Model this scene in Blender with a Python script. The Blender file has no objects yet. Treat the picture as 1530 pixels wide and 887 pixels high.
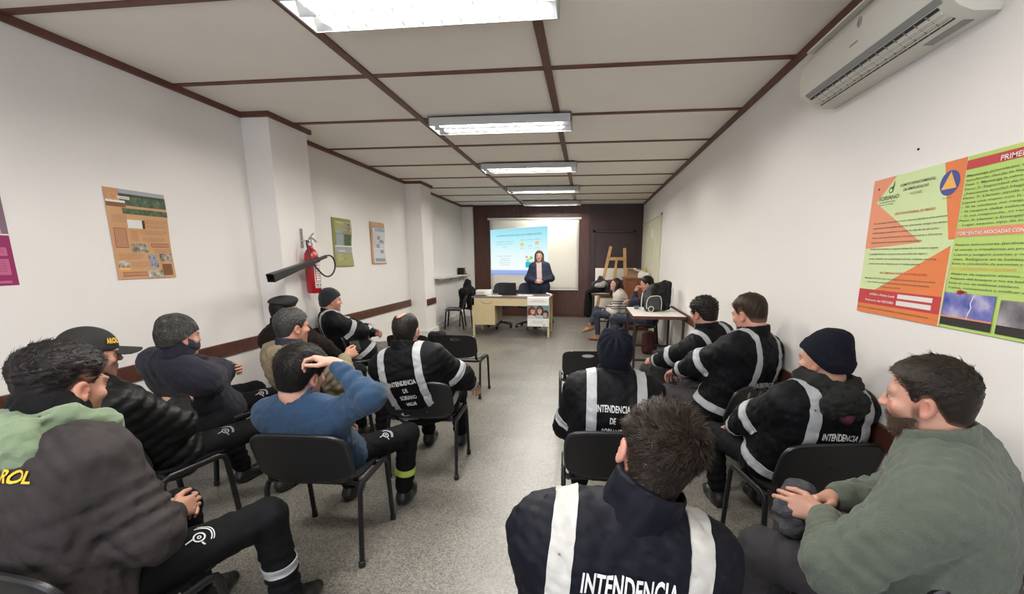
import bpy, bmesh, math, random
import numpy as np
from mathutils import Vector, Matrix, Euler
from mathutils.bvhtree import BVHTree

SC = bpy.context.scene
COL = SC.collection
rnd = random.Random(7)
PI = math.pi
H = 2.905            # ceiling height
XL, XR = -3.302, 1.395
YB, YF = 11.54, -1.6  # wooden end wall, wall behind the viewer


# ------------------------------------------------------------------ materials
def mat(name, col, rough=0.6, metal=0.0, bump=0.0, bscale=60.0, var=0.0, vscale=6.0, sheen=0.0,
        spec=None, emit=0.0, attr=False, bdetail=3.0, coat=0.0):
    m = bpy.data.materials.new(name)
    m.use_nodes = True
    nt = m.node_tree
    b = nt.nodes['Principled BSDF']
    b.inputs['Base Color'].default_value = (*col, 1)
    b.inputs['Roughness'].default_value = rough
    b.inputs['Metallic'].default_value = metal
    if spec is not None:
        b.inputs['Specular IOR Level'].default_value = spec
    if sheen:
        b.inputs['Sheen Weight'].default_value = sheen
        b.inputs['Sheen Roughness'].default_value = 0.5
    if coat:
        b.inputs['Coat Weight'].default_value = coat
    if emit:
        b.inputs['Emission Color'].default_value = (*col, 1)
        b.inputs['Emission Strength'].default_value = emit
    src = None
    tc = nt.nodes.new('ShaderNodeTexCoord')
    if attr:
        a = nt.nodes.new('ShaderNodeAttribute')
        a.attribute_name = 'Col'
        src = a.outputs['Color']
    if var:
        n = nt.nodes.new('ShaderNodeTexNoise')
        n.inputs['Scale'].default_value = vscale
        n.inputs['Detail'].default_value = 4
        nt.links.new(tc.outputs['Object'], n.inputs['Vector'])
        r = nt.nodes.new('ShaderNodeMapRange')
        r.inputs[1].default_value, r.inputs[2].default_value = 0.3, 0.7
        r.inputs[3].default_value, r.inputs[4].default_value = 1 - var, 1 + var
        nt.links.new(n.outputs['Fac'], r.inputs[0])
        mx = nt.nodes.new('ShaderNodeMix')
        mx.data_type = 'RGBA'
        mx.blend_type = 'MULTIPLY'
        mx.inputs[0].default_value = 1
        if src is not None:
            nt.links.new(src, mx.inputs[6])
        else:
            mx.inputs[6].default_value = (*col, 1)
        cmb = nt.nodes.new('ShaderNodeCombineColor')
        for i in range(3):
            nt.links.new(r.outputs[0], cmb.inputs[i])
        nt.links.new(cmb.outputs[0], mx.inputs[7])
        src = mx.outputs[2]
    if src is not None:
        nt.links.new(src, b.inputs['Base Color'])
    if bump:
        n = nt.nodes.new('ShaderNodeTexNoise')
        n.inputs['Scale'].default_value = bscale
        n.inputs['Detail'].default_value = bdetail
        nt.links.new(tc.outputs['Object'], n.inputs['Vector'])
        bp = nt.nodes.new('ShaderNodeBump')
        bp.inputs['Strength'].default_value = bump
        bp.inputs['Distance'].default_value = 0.01
        nt.links.new(n.outputs['Fac'], bp.inputs['Height'])
        nt.links.new(bp.outputs['Normal'], b.inputs['Normal'])
    return m


# ------------------------------------------------------------------ mesh store
class MB:
    """collects verts/faces of one mesh"""
    def __init__(s):
        s.v, s.f = [], []

    def add(s, v, f):
        o = len(s.v)
        s.v += [tuple(p) for p in v]
        s.f += [tuple(i + o for i in q) for q in f]
        return s

    def box(s, x0, y0, z0, x1, y1, z1, R=None, c=(0, 0, 0)):
        v = [(x, y, z) for z in (z0, z1) for y in (y0, y1) for x in (x0, x1)]
        f = [(0, 2, 3, 1), (4, 5, 7, 6), (0, 1, 5, 4), (2, 6, 7, 3), (0, 4, 6, 2), (1, 3, 7, 5)]
        if R is not None:
            v = [tuple(R @ Vector(p) + Vector(c)) for p in v]
        return s.add(v, f)

    def tube(s, pts, r, n=10, cap=True, close=False, flat=1.0):
        pts = [Vector(p) for p in pts]
        m = len(pts)
        rr = r if isinstance(r, (list, tuple)) else [r] * m
        rings, up = [], None
        for i in range(m):
            if close:
                t = (pts[(i + 1) % m] - pts[i - 1]).normalized()
            else:
                t = (pts[min(i + 1, m - 1)] - pts[max(i - 1, 0)]).normalized()
            if up is None:
                a = Vector((0, 0, 1)) if abs(t.z) < .9 else Vector((1, 0, 0))
                up = (a - t * a.dot(t)).normalized()
            else:
                up = (up - t * up.dot(t)).normalized()
            sd = t.cross(up)
            rings.append([pts[i] + (up * math.cos(2 * PI * k / n) + sd * math.sin(2 * PI * k / n) * flat) * rr[i] for k in range(n)])
        v = [p for q in rings for p in q]
        f = []
        for i in range(m if close else m - 1):
            j = (i + 1) % m
            for k in range(n):
                f.append((i * n + k, i * n + (k + 1) % n, j * n + (k + 1) % n, j * n + k))
        if cap and not close:
            f.append(tuple(range(n - 1, -1, -1)))
            f.append(tuple((m - 1) * n + k for k in range(n)))
        return s.add(v, f)

    def lathe(s, prof, n=24, R=None, c=(0, 0, 0)):
        v, f = [], []
        for (r, z) in prof:
            for k in range(n):
                a = 2 * PI * k / n
                v.append(Vector((r * math.cos(a), r * math.sin(a), z)))
        for i in range(len(prof) - 1):
            for k in range(n):
                f.append((i * n + k, i * n + (k + 1) % n, (i + 1) * n + (k + 1) % n, (i + 1) * n + k))
        f.append(tuple(range(n - 1, -1, -1)))
        f.append(tuple((len(prof) - 1) * n + k for k in range(n)))
        if R is not None:
            v = [R @ p for p in v]
        v = [p + Vector(c) for p in v]
        return s.add(v, f)

    def prism(s, outline, d, z0=0, R=None, c=(0, 0, 0)):
        """outline in (x,y), extruded z0..z0+d, mapped by R,c"""
        n = len(outline)
        v = [Vector((x, y, z0)) for x, y in outline] + [Vector((x, y, z0 + d)) for x, y in outline]
        f = [tuple(range(n - 1, -1, -1)), tuple(range(n, 2 * n))]
        f += [(i, (i + 1) % n, n + (i + 1) % n, n + i) for i in range(n)]
        if R is not None:
            v = [R @ p + Vector(c) for p in v]
        else:
            v = [p + Vector(c) for p in v]
        return s.add(v, f)

    def build(s, name, m, parent=None, smooth=False, bevel=0.0, seg=2, subsurf=0, auto=35):
        me = bpy.data.meshes.new(name)
        me.from_pydata(s.v, [], s.f)
        me.materials.append(m)
        if bevel:
            bm = bmesh.new()
            bm.from_mesh(me)
            es = [e for e in bm.edges if len(e.link_faces) == 2 and e.calc_face_angle(0) > 0.5]
            bmesh.ops.bevel(bm, geom=es, offset=bevel, segments=seg, profile=0.6, affect='EDGES', clamp_overlap=True)
            bm.to_mesh(me)
            bm.free()
        if smooth:
            me.shade_smooth()
            if auto:
                bm = bmesh.new()
                bm.from_mesh(me)
                for e in bm.edges:
                    e.smooth = not (len(e.link_faces) == 2 and e.calc_face_angle(0) > math.radians(auto))
                bm.to_mesh(me)
                bm.free()
        o = bpy.data.objects.new(name, me)
        COL.objects.link(o)
        if parent:
            o.parent = parent
        if subsurf:
            md = o.modifiers.new('s', 'SUBSURF')
            md.levels = md.render_levels = subsurf
        return o


def tag(o, label=None, cat=None, group=None, kind=None):
    for k, v in (('label', label), ('category', cat), ('group', group), ('kind', kind)):
        if v:
            o[k] = v
    return o


def empty(name, loc=(0, 0, 0), rz=0, label=None, cat=None, group=None):
    o = bpy.data.objects.new(name, None)
    o.empty_display_size = .1
    COL.objects.link(o)
    o.location = loc
    o.rotation_euler = (0, 0, math.radians(rz))
    return tag(o, label, cat, group)


def struct(name, mb, m, **k):
    o = mb.build(name, m, **k)
    o['kind'] = 'structure'
    return o


def copy_tree(o, parent=None):
    c = o.copy()
    COL.objects.link(c)
    c.parent = parent
    for ch in list(o.children):
        copy_tree(ch, c)
    return c


_tc = {}


def text_geo(s, bold=0.0, res=3):
    """flat lettering mesh of height ~1 centred on x, baseline y=0; returns (verts Nx2, faces, width)"""
    key = (s, bold)
    if key in _tc:
        return _tc[key]
    cu = bpy.data.curves.new('t', 'FONT')
    cu.body = s
    cu.size = 1.0
    cu.resolution_u = res
    cu.offset = bold
    cu.space_character = 1.0 + 2.5 * max(bold - .012, 0)
    cu.fill_mode = 'FRONT'
    ob = bpy.data.objects.new('t', cu)
    COL.objects.link(ob)
    dg = bpy.context.evaluated_depsgraph_get()
    dg.update()
    me = bpy.data.meshes.new_from_object(ob.evaluated_get(dg))
    v = np.array([(p.co.x, p.co.y) for p in me.vertices]).reshape(-1, 2)
    f = [tuple(p.vertices) for p in me.polygons]
    bpy.data.objects.remove(ob)
    bpy.data.curves.remove(cu)
    bpy.data.meshes.remove(me)
    w = v[:, 0].max() - v[:, 0].min() if len(v) else 0
    if len(v):
        v[:, 0] -= v[:, 0].min()
    _tc[key] = (v, f, w)
    return _tc[key]


def text_on(mb, s, o, ux, uy, size, width=None, align='L', bold=0.01, shear=0.0):
    """adds lettering to mb on the plane through o spanned by unit vectors ux (reading) and uy (up)"""
    v, f, w = text_geo(s, bold)
    sx = size if width is None else width / w
    off = {'L': 0, 'C': -w * sx / 2, 'R': -w * sx}[align]
    o, ux, uy = Vector(o), Vector(ux), Vector(uy)
    mb.add([o + ux * (off + p[0] * sx + shear * p[1] * size) + uy * (p[1] * size) for p in v], f)


# ------------------------------------------------------------------ signed distance modelling
def npv(p):
    return np.array(p, float)


class Cap:
    def __init__(s, a, b, ra, rb=None, k=.02, op='u', fold=None):
        s.a, s.b, s.ra, s.rb, s.k, s.op, s.fold = npv(a), npv(b), ra, (ra if rb is None else rb), k, op, fold
        m = max(s.ra, s.rb) + (fold[0] if fold else 0)
        s.lo, s.hi = np.minimum(s.a, s.b) - m, np.maximum(s.a, s.b) + m

    def d(s, x, y, z):
        ba = s.b - s.a
        L2 = max(ba @ ba, 1e-12)
        px, py, pz = x - s.a[0], y - s.a[1], z - s.a[2]
        t = np.clip((px * ba[0] + py * ba[1] + pz * ba[2]) / L2, 0, 1)
        d = np.sqrt((px - t * ba[0]) ** 2 + (py - t * ba[1]) ** 2 + (pz - t * ba[2]) ** 2) - (s.ra + (s.rb - s.ra) * t)
        if s.fold:
            amp, lam, ph, t0, wd = s.fold
            L = math.sqrt(L2)
            w = np.exp(-((t - t0) / wd) ** 2)
            d = d + amp * w * np.sin(2 * PI * t * L / lam + ph + 14 * px + 9 * py * np.cos(ph) - 11 * pz)
        return d


class Ell:
    def __init__(s, c, r, R=None, k=.02, op='u'):
        s.c, s.r, s.R, s.k, s.op = npv(c), npv(r), (np.eye(3) if R is None else np.array(R)), k, op
        e = np.sqrt(((s.R * s.r[None, :]) ** 2).sum(1))
        s.lo, s.hi = s.c - e, s.c + e

    def d(s, x, y, z):
        px, py, pz = x - s.c[0], y - s.c[1], z - s.c[2]
        R = s.R
        q = [px * R[0, i] + py * R[1, i] + pz * R[2, i] for i in range(3)]
        k0 = np.sqrt(sum((q[i] / s.r[i]) ** 2 for i in range(3)))
        k1 = np.sqrt(sum((q[i] / s.r[i] ** 2) ** 2 for i in range(3)))
        return k0 * (k0 - 1) / np.maximum(k1, 1e-9)


class Box:
    def __init__(s, c, h, rad=.01, R=None, k=.02, op='u'):
        s.c, s.h, s.rad, s.R, s.k, s.op = npv(c), npv(h), rad, (np.eye(3) if R is None else np.array(R)), k, op
        e = np.abs(s.R) @ s.h
        s.lo, s.hi = s.c - e, s.c + e

    def d(s, x, y, z):
        px, py, pz = x - s.c[0], y - s.c[1], z - s.c[2]
        R = s.R
        q = [np.abs(px * R[0, i] + py * R[1, i] + pz * R[2, i]) - (s.h[i] - s.rad) for i in range(3)]
        o = np.sqrt(sum(np.maximum(a, 0) ** 2 for a in q))
        return o + np.minimum(np.maximum(q[0], np.maximum(q[1], q[2])), 0) - s.rad


class Cut:
    """removes everything with n.p > o"""
    op = 'c'

    def __init__(s, p, n):
        s.n = npv(n) / np.linalg.norm(n)
        s.o = s.n @ npv(p)


class Fn:
    op = 'f'

    def __init__(s, fn):
        s.fn = fn


def smin(a, b, k):
    h = np.clip(.5 + .5 * (b - a) / k, 0, 1)
    return b + (a - b) * h - k * h * (1 - h)


def smax(a, b, k):
    return -smin(-a, -b, k)


def wrinkle(x, y, z, seed, f0=20., n=5):
    r = np.random.RandomState(seed)
    s = 0
    for i in range(n):
        d = r.normal(size=3)
        d /= np.linalg.norm(d)
        e = r.normal(size=3)
        f = 3.4 * f0 * (1 + .8 * r.rand()) * (1 + .30 * i)
        w = np.sin(f * .35 * (e[0] * x + e[1] * y + e[2] * z) + r.rand() * 6)
        s = s + (1 - 1.6 * np.abs(np.sin(.5 * (f * (d[0] * x + d[1] * y + d[2] * z) + 1.7 * w) + r.rand() * 6))) / (1 + .3 * i)
    return s / n * 2.0


def field(prims, h, pad=3):
    us = [p for p in prims if p.op == 'u']
    lo = np.min([p.lo for p in us], 0) - h * pad
    hi = np.max([p.hi for p in us], 0) + h * pad
    n = np.ceil((hi - lo) / h).astype(int) + 1
    ax = [(lo[i] + h * np.arange(n[i])).astype(np.float32) for i in range(3)]
    D = np.full(n, .12, np.float32)
    for p in prims:
        if p.op in 'us':
            m = p.k + 3 * h
            i0 = np.clip(np.floor((p.lo - m - lo) / h).astype(int), 0, n)
            i1 = np.clip(np.ceil((p.hi + m - lo) / h).astype(int) + 1, 0, n)
            if (i1 <= i0).any():
                continue
            sl = tuple(slice(a, b) for a, b in zip(i0, i1))
            d = p.d(ax[0][sl[0]][:, None, None], ax[1][sl[1]][None, :, None], ax[2][sl[2]][None, None, :])
            D[sl] = smin(D[sl], d, p.k) if p.op == 'u' else smax(D[sl], -d, p.k)
        else:
            X, Y, Z = ax[0][:, None, None], ax[1][None, :, None], ax[2][None, None, :]
            if p.op == 'c':
                D = np.maximum(D, X * p.n[0] + Y * p.n[1] + Z * p.n[2] - p.o).astype(np.float32)
            else:
                D = p.fn(D, X, Y, Z).astype(np.float32)
    for a in range(3):      # closed at the border
        s = [slice(None)] * 3
        for e in (0, -1):
            s[a] = e
            D[tuple(s)] = np.maximum(D[tuple(s)], .01)
    return D, lo, h


def nets(D, lo, h, smooth=1):
    ins = D < 0
    c = [(i, j, k) for i in (0, 1) for j in (0, 1) for k in (0, 1)]
    nx, ny, nz = D.shape
    cnt = np.zeros((nx - 1, ny - 1, nz - 1), np.int8)
    for i, j, k in c:
        cnt += ins[i:nx - 1 + i, j:ny - 1 + j, k:nz - 1 + k]
    cells = np.argwhere((cnt > 0) & (cnt < 8))
    if not len(cells):
        return np.zeros((0, 3)), np.zeros((0, 4), int)
    idx = np.full(cnt.shape, -1, np.int64)
    idx[tuple(cells.T)] = np.arange(len(cells))
    vals = np.stack([D[cells[:, 0] + i, cells[:, 1] + j, cells[:, 2] + k] for i, j, k in c], 1)
    pos = np.zeros((len(cells), 3))
    num = np.zeros(len(cells))
    C = np.array(c, float)
    for a in range(8):
        for b in range(a + 1, 8):
            if np.abs(C[a] - C[b]).sum() != 1:
                continue
            da, db = vals[:, a], vals[:, b]
            m = (da < 0) != (db < 0)
            t = np.where(m, da / np.where(m, da - db, 1), 0)
            pos += np.where(m[:, None], C[a] + t[:, None] * (C[b] - C[a]), 0)
            num += m
    V = (cells + pos / num[:, None]) * h + lo
    F = []
    for ax_ in range(3):
        b, d = (ax_ + 1) % 3, (ax_ + 2) % 3
        s0 = [slice(1, -1)] * 3
        s0[ax_] = slice(0, -1)
        s1 = list(s0)
        s1[ax_] = slice(1, None)
        A, B = ins[tuple(s0)], ins[tuple(s1)]
        e = np.argwhere(A != B)
        if not len(e):
            continue
        st = A[tuple(e.T)]
        o = np.ones(3, int)
        o[ax_] = 0
        e = e + o
        q = []
        for db, dd in ((-1, -1), (0, -1), (0, 0), (-1, 0)):
            p = e.copy()
            p[:, b] += db
            p[:, d] += dd
            q.append(idx[p[:, 0], p[:, 1], p[:, 2]])
        q = np.stack(q, 1)
        q[~st] = q[~st][:, ::-1]
        F.append(q)
    F = np.concatenate(F)
    F = F[(F >= 0).all(1)]
    for _ in range(smooth):
        E = np.concatenate([F[:, [0, 1]], F[:, [1, 2]], F[:, [2, 3]], F[:, [3, 0]]])
        acc = np.zeros_like(V)
        n = np.zeros(len(V))
        np.add.at(acc, E[:, 0], V[E[:, 1]])
        np.add.at(n, E[:, 0], 1)
        V = V * .45 + .55 * acc / np.maximum(n, 1)[:, None]
    return V, F


def np_mesh(name, V, F, m, parent=None, col=None, smooth=True):
    me = bpy.data.meshes.new(name)
    F = np.asarray(F)
    k = F.shape[1]
    me.vertices.add(len(V))
    me.vertices.foreach_set('co', np.ascontiguousarray(V, np.float32).ravel())
    me.loops.add(len(F) * k)
    me.loops.foreach_set('vertex_index', np.ascontiguousarray(F, np.int32).ravel())
    me.polygons.add(len(F))
    me.polygons.foreach_set('loop_start', np.arange(len(F), dtype=np.int32) * k)
    me.update(calc_edges=True)
    me.validate()
    if smooth:
        me.shade_smooth()
    if col is not None:
        a = me.attributes.new('Col', 'FLOAT_COLOR', 'POINT')
        c4 = np.ones((len(V), 4), np.float32)
        c4[:, :3] = col
        a.data.foreach_set('color', c4.ravel())
    me.materials.append(m)
    o = bpy.data.objects.new(name, me)
    COL.objects.link(o)
    if parent:
        o.parent = parent
    return o


def vnormals(V, F):
    a, b, c, d = (V[F[:, i]] for i in range(4))
    n = np.cross(c - a, d - b)
    N = np.zeros_like(V)
    for i in range(4):
        np.add.at(N, F[:, i], n)
    return N / np.maximum(np.linalg.norm(N, axis=1), 1e-9)[:, None]


def clip_strip(V, F, N, s, off=.0045):
    """the part of the mesh where s > 0, lifted along the normals, with turned-in edges"""
    s = np.asarray(s, float)
    keep = F[(s[F] > 0).any(1)]
    vs, fs, key = [], [], {}

    def vert(k, p, n):
        if k not in key:
            key[k] = len(vs)
            vs.append((p + n * off, p - n * .004))
        return key[k]
    edge = []
    for q in keep:
        for tri in ((q[0], q[1], q[2]), (q[0], q[2], q[3])):
            out = []
            for i in range(3):
                a, b = int(tri[i]), int(tri[(i + 1) % 3])
                if s[a] > 0:
                    out.append((vert(a, V[a], N[a]), False))
                if (s[a] > 0) != (s[b] > 0):
                    t = s[a] / (s[a] - s[b])
                    k = (min(a, b), max(a, b))
                    out.append((vert(k, V[a] + t * (V[b] - V[a]), N[a] + t * (N[b] - N[a])), True))
            if len(out) >= 3:
                fs.append(tuple(o[0] for o in out))
                for i in range(len(out)):
                    if out[i][1] and out[(i + 1) % len(out)][1]:
                        edge.append((out[i][0], out[(i + 1) % len(out)][0]))
    mb = MB()
    n = len(vs)
    mb.v = [tuple(p[0]) for p in vs] + [tuple(p[1]) for p in vs]
    mb.f = fs + [(b, a, a + n, b + n) for a, b in edge]
    return mb
# ------------------------------------------------------------------ people
def unit(v):
    v = npv(v)
    return v / max(np.linalg.norm(v), 1e-9)


def eulR(yaw, pitch, roll):
    return np.array(Matrix.Rotation(math.radians(yaw), 3, 'Z') @ Matrix.Rotation(math.radians(pitch), 3, 'X')
                    @ Matrix.Rotation(math.radians(roll), 3, 'Y'))


class Frame:
    def __init__(s, c, R, sc=1.0):
        s.c, s.R, s.s = npv(c), np.array(R), sc

    def p(s, q):
        return s.c + s.R @ (npv(q) * s.s)

    def cap(s, a, b, ra, rb=None, **k):
        return Cap(s.p(a), s.p(b), ra * s.s, (ra if rb is None else rb) * s.s, **k)

    def ell(s, c, r, R=None, **k):
        return Ell(s.p(c), npv(r) * s.s, s.R if R is None else s.R @ R, **k)

    def inv(s, V):
        return (np.asarray(V) - s.c) @ s.R / s.s

    def loc3(s, X, Y, Z):
        R = s.R
        d = (X - s.c[0], Y - s.c[1], Z - s.c[2])
        return [(d[0] * R[0, i] + d[1] * R[1, i] + d[2] * R[2, i]) / s.s for i in range(3)]


def ik(S, W, l1, l2, pole):
    S, W = npv(S), npv(W)
    d = W - S
    L = np.linalg.norm(d)
    if L > (l1 + l2) * .995:
        W = S + d / L * (l1 + l2) * .995
        d = W - S
        L = np.linalg.norm(d)
    u = d / L
    a = (l1 * l1 - l2 * l2 + L * L) / (2 * L)
    h = math.sqrt(max(l1 * l1 - a * a, 0))
    p = npv(pole)
    p = p - u * (p @ u)
    return S + u * a + unit(p) * h, W


def skull(f, off=0.0, ears=False):
    return [f.ell((0, -.010, .040), (.0745 + off, .096 + off, .086 + off), k=.02),
            f.cap((0, -.045, .0), (0, -.035, -.07), .058 + off, .056 + off, k=.03)]


def head_prims(f, face=True, jaw=1.0, wide=1.0, ear=0.0):
    P = [f.ell((0, -.010, .040), (.0745 * wide, .096, .086), k=.02),
         f.ell((0, .022, -.012), (.066 * wide, .068, .075), k=.03),
         f.ell((0, .030, -.058), (.054 * jaw, .058, .048), k=.03),
         f.cap((-.018 * jaw, .066, -.096), (.018 * jaw, .066, -.096), .017, k=.03),
         f.cap((0, -.028, -.03), (0, -.036, -.085), .056 * jaw, .055 * jaw, k=.03)]
    for sx in (-1, 1):
        P += [f.ell((sx * .048, .062, -.018), (.022, .018, .017), k=.02),
              f.ell((sx * .030, .082, .030), (.026, .012, .008), k=.012),
              f.ell((sx * .032, .097, .010), (.017, .014, .011), k=.012, op='s'),
              f.ell((sx * (.0755 * wide + ear), -.006, -.004), (.010, .020, .032), R=eulR(sx * -18, 0, sx * 8), k=.008),
              f.ell((sx * (.083 * wide + ear), .0, -.002), (.006, .011, .019), R=eulR(sx * -18, 0, sx * 8), k=.006, op='s'),
              f.ell((sx * (.0745 * wide + ear * .7), .002, -.030), (.008, .010, .009), k=.006)]
        if face:
            P += [f.ell((sx * .032, .0785, .019), (.0165, .0150, .0075), k=.005),
                  f.ell((sx * .032, .0775, .002), (.0160, .0140, .0055), k=.005),
                  f.ell((sx * .011, .1, -.021), (.0085, .010, .008), k=.006)]
    P += [f.cap((0, .088, .018), (0, .1055, -.017), .0080, .0108, k=.010),
          f.ell((0, .086, -.049), (.024, .012, .0055), k=.006),
          f.ell((0, .084, -.062), (.021, .012, .0065), k=.006),
          f.ell((0, .097, -.0555), (.022, .006, .0014), k=.003, op='s')]
    return P


def hand_prims(W, fd, pn, right, curl=(25, 35, 20), thumb=(25, 20), sc=1.0, spread=4):
    Y = unit(fd)
    Z = -npv(pn)
    Z = unit(Z - Y * (Z @ Y))
    X = np.cross(Y, Z)
    th = -1 if right else 1
    W = npv(W)
    g = lambda x, y, z: W + (X * x + Y * y + Z * z) * sc
    P = [Cap(g(0, -.03, 0), g(0, .02, 0), .027 * sc, .026 * sc, k=.015)]
    fx = [(.027, .086, (.040, .025, .020), .0092), (.009, .091, (.045, .028, .021), .0094),
          (-.010, .087, (.041, .026, .020), .0089), (-.027, .078, (.032, .020, .018), .0080)]
    if isinstance(curl[0], (int, float)):
        curl = [curl] * 4
    for (x, y, ls, r), cu in zip(fx, curl):
        x *= th
        k = g(x, y, 0)
        P.append(Cap(g(x * .55, .015, 0), k, .0145 * sc, .0112 * sc, k=.012))
    P.append(Ell(g(th * .004, .05, -.006), npv((.036, .042, .013)) * sc, np.stack([X, Y, Z], 1), k=.012))
    for i, ((x, y, ls, r), cu) in enumerate(zip(fx, curl)):
        x *= th
        p = g(x, y, 0)
        a = 0
        sp = math.radians(spread * (1.5 - i)) * th
        for j, l in enumerate(ls):
            a += math.radians(cu[j])
            dv = (Y * math.cos(sp) + X * math.sin(sp)) * math.cos(a) - Z * math.sin(a)
            q = p + dv * l * sc
            P.append(Cap(p, q, (r - .0008 * j) * sc, (r - .0008 * (j + 1)) * sc, k=.0025))
            p = q
    # thumb from the side of the palm
    a0, a1 = math.radians(thumb[0]), math.radians(thumb[1])
    b = g(th * .020, .022, -.006)
    m = b + (X * th * math.cos(a0) * .7 + Y * .75 - Z * math.sin(a0)) * .040 * sc
    d2 = unit(X * th * .35 * math.cos(a1) + Y * .9 - Z * .45 * math.sin(a0) - X * th * math.sin(a1) * .5)
    P += [Cap(b, m, .0150 * sc, .0112 * sc, k=.010), Cap(m, m + d2 * .032 * sc, .0108 * sc, .0095 * sc, k=.004),
          Cap(m + d2 * .032 * sc, m + d2 * .030 * sc + unit(d2 - X * th * .25) * .026 * sc, .0096 * sc, .0080 * sc, k=.003)]
    return P


HAIRLINE = [(-.13, -.062), (-.085, -.060), (-.05, -.05), (-.03, -.012), (-.012, .026), (.008, .022), (.018, -.004),
            (.032, -.004), (.040, .035), (.058, .052), (.075, .076), (.12, .084)]


def smooth01(t):
    t = np.clip(t, 0, 1)
    return t * t * (3 - 2 * t)


def make_hair(f, m, parent, style, h, seed, skin):
    line = style.get('line', HAIRLINE)
    ys, zs = np.array([a for a, b in line]), np.array([b for a, b in line])
    top, side = style.get('top', .020), style.get('side', .007)
    amp = style.get('amp', .005)
    bald = style.get('bald')
    z1 = style.get('z1', .085)

    def fn(D, X, Y, Z):
        qx, qy, qz = f.loc3(X, Y, Z)
        zl = np.interp(qy + 0 * qz, ys, zs)
        t = side + (top - side) * smooth01((qz - .0) / z1)
        t = t + amp * wrinkle(qx, qy, qz, seed, 55., 4) * smooth01((qz + .04) / .08)
        r = (zl - qz) * .8
        out = smax(D / f.s - t, r, .012)
        if bald:
            c, rr = bald
            d = np.sqrt(((qx - c[0]) / rr[0]) ** 2 + ((qy - c[1]) / rr[1]) ** 2 + ((qz - c[2]) / rr[2]) ** 2)
            out = smax(out, (1 - d) * min(rr), .01)
        return out * f.s
    D, lo, hh = field(skull(f, .03) + [Fn(lambda D, X, Y, Z: D + .03 * f.s), Fn(fn)], h)
    V, F = nets(D, lo, hh, 1)
    if style.get('extra'):
        V2, F2 = nets(*field(style['extra'](f), h), 2)
        F = np.concatenate([F, F2 + len(V)])
        V = np.concatenate([V, V2])
    N = vnormals(V, F)
    q = f.inv(V)
    hc = npv(style['col'])
    fade = style.get('fade', 0)
    r = np.random.RandomState(seed)

    def colour(q, strand=False):
        c = hc[None, :] * (1 + .35 * r.rand(len(q), 1))
        if style.get('grey'):
            g = (r.rand(len(q), 1) < style['grey'])
            c = np.where(g & strand, npv((.13, .125, .12))[None, :], c)
        if fade:
            z = q[:, 2] - np.interp(q[:, 1], ys, zs)
            w = smooth01(z / fade)[:, None]
            w = .25 + .75 * w
            c = c * w + npv(skin) * .75 * (1 - w)
        return c
    col = colour(q) * style.get('base', .62)
    n = style.get('strands', 0)
    if n:
        i = r.randint(0, len(V), n)
        ok = q[i, 2] > np.interp(q[i, 1], ys, zs) + .008
        i = i[ok]
        n = len(i)
        L = (style.get('slen', .022) * (.6 + .8 * r.rand(n)) * (.5 + .5 * smooth01(q[i, 2] / .07)))[:, None]
        comb = f.R @ unit(style.get('comb', (0, .5, .2)))
        whorl = style.get('whorl')
        Ni = N[i]
        if whorl is not None:
            w = q[i] - npv(whorl)
            cd = (np.cross(w, q[i] - npv((0, -.01, .03))) * 6 + w * .9) @ f.R.T
            cd = cd / np.maximum(np.linalg.norm(cd, axis=1), 1e-6)[:, None]
        else:
            cd = np.repeat(comb[None, :], n, 0)
        cd = cd - Ni * (cd * Ni).sum(1)[:, None]
        cd = cd / np.maximum(np.linalg.norm(cd, axis=1), 1e-6)[:, None]
        cd = cd + style.get('mess', .38) * r.normal(size=(n, 3))
        cd = cd - Ni * .85 * (cd * Ni).sum(1)[:, None]
        cd /= np.linalg.norm(cd, axis=1)[:, None]
        base = V[i] - Ni * .002
        lift = style.get('lift', .5)
        mid = base + (cd * .55 + Ni * lift * .6) * L * f.s
        tip = mid + (cd * .75 + Ni * lift * .1) * L * f.s * .7
        sd = np.cross(cd, Ni)
        sd /= np.maximum(np.linalg.norm(sd, axis=1), 1e-6)[:, None]
        wd = style.get('sw', .0014) * f.s
        quad = np.stack([base - sd * wd, base + sd * wd, mid + sd * wd * .8, mid - sd * wd * .8,
                         tip + sd * wd * .15, tip - sd * wd * .15], 1).reshape(-1, 3)
        o = len(V) + 6 * np.arange(n)[:, None]
        F = np.concatenate([F, o + np.array([[0, 1, 2, 3]]), o + np.array([[3, 2, 4, 5]])])
        V = np.concatenate([V, quad])
        cs = colour(q[i], True) * (.6 + 1.9 * r.rand(n, 1) ** 2)
        col = np.concatenate([col, np.repeat(cs, 6, 0)])
    return np_mesh('hair', V, F, m, parent, col)


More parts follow.
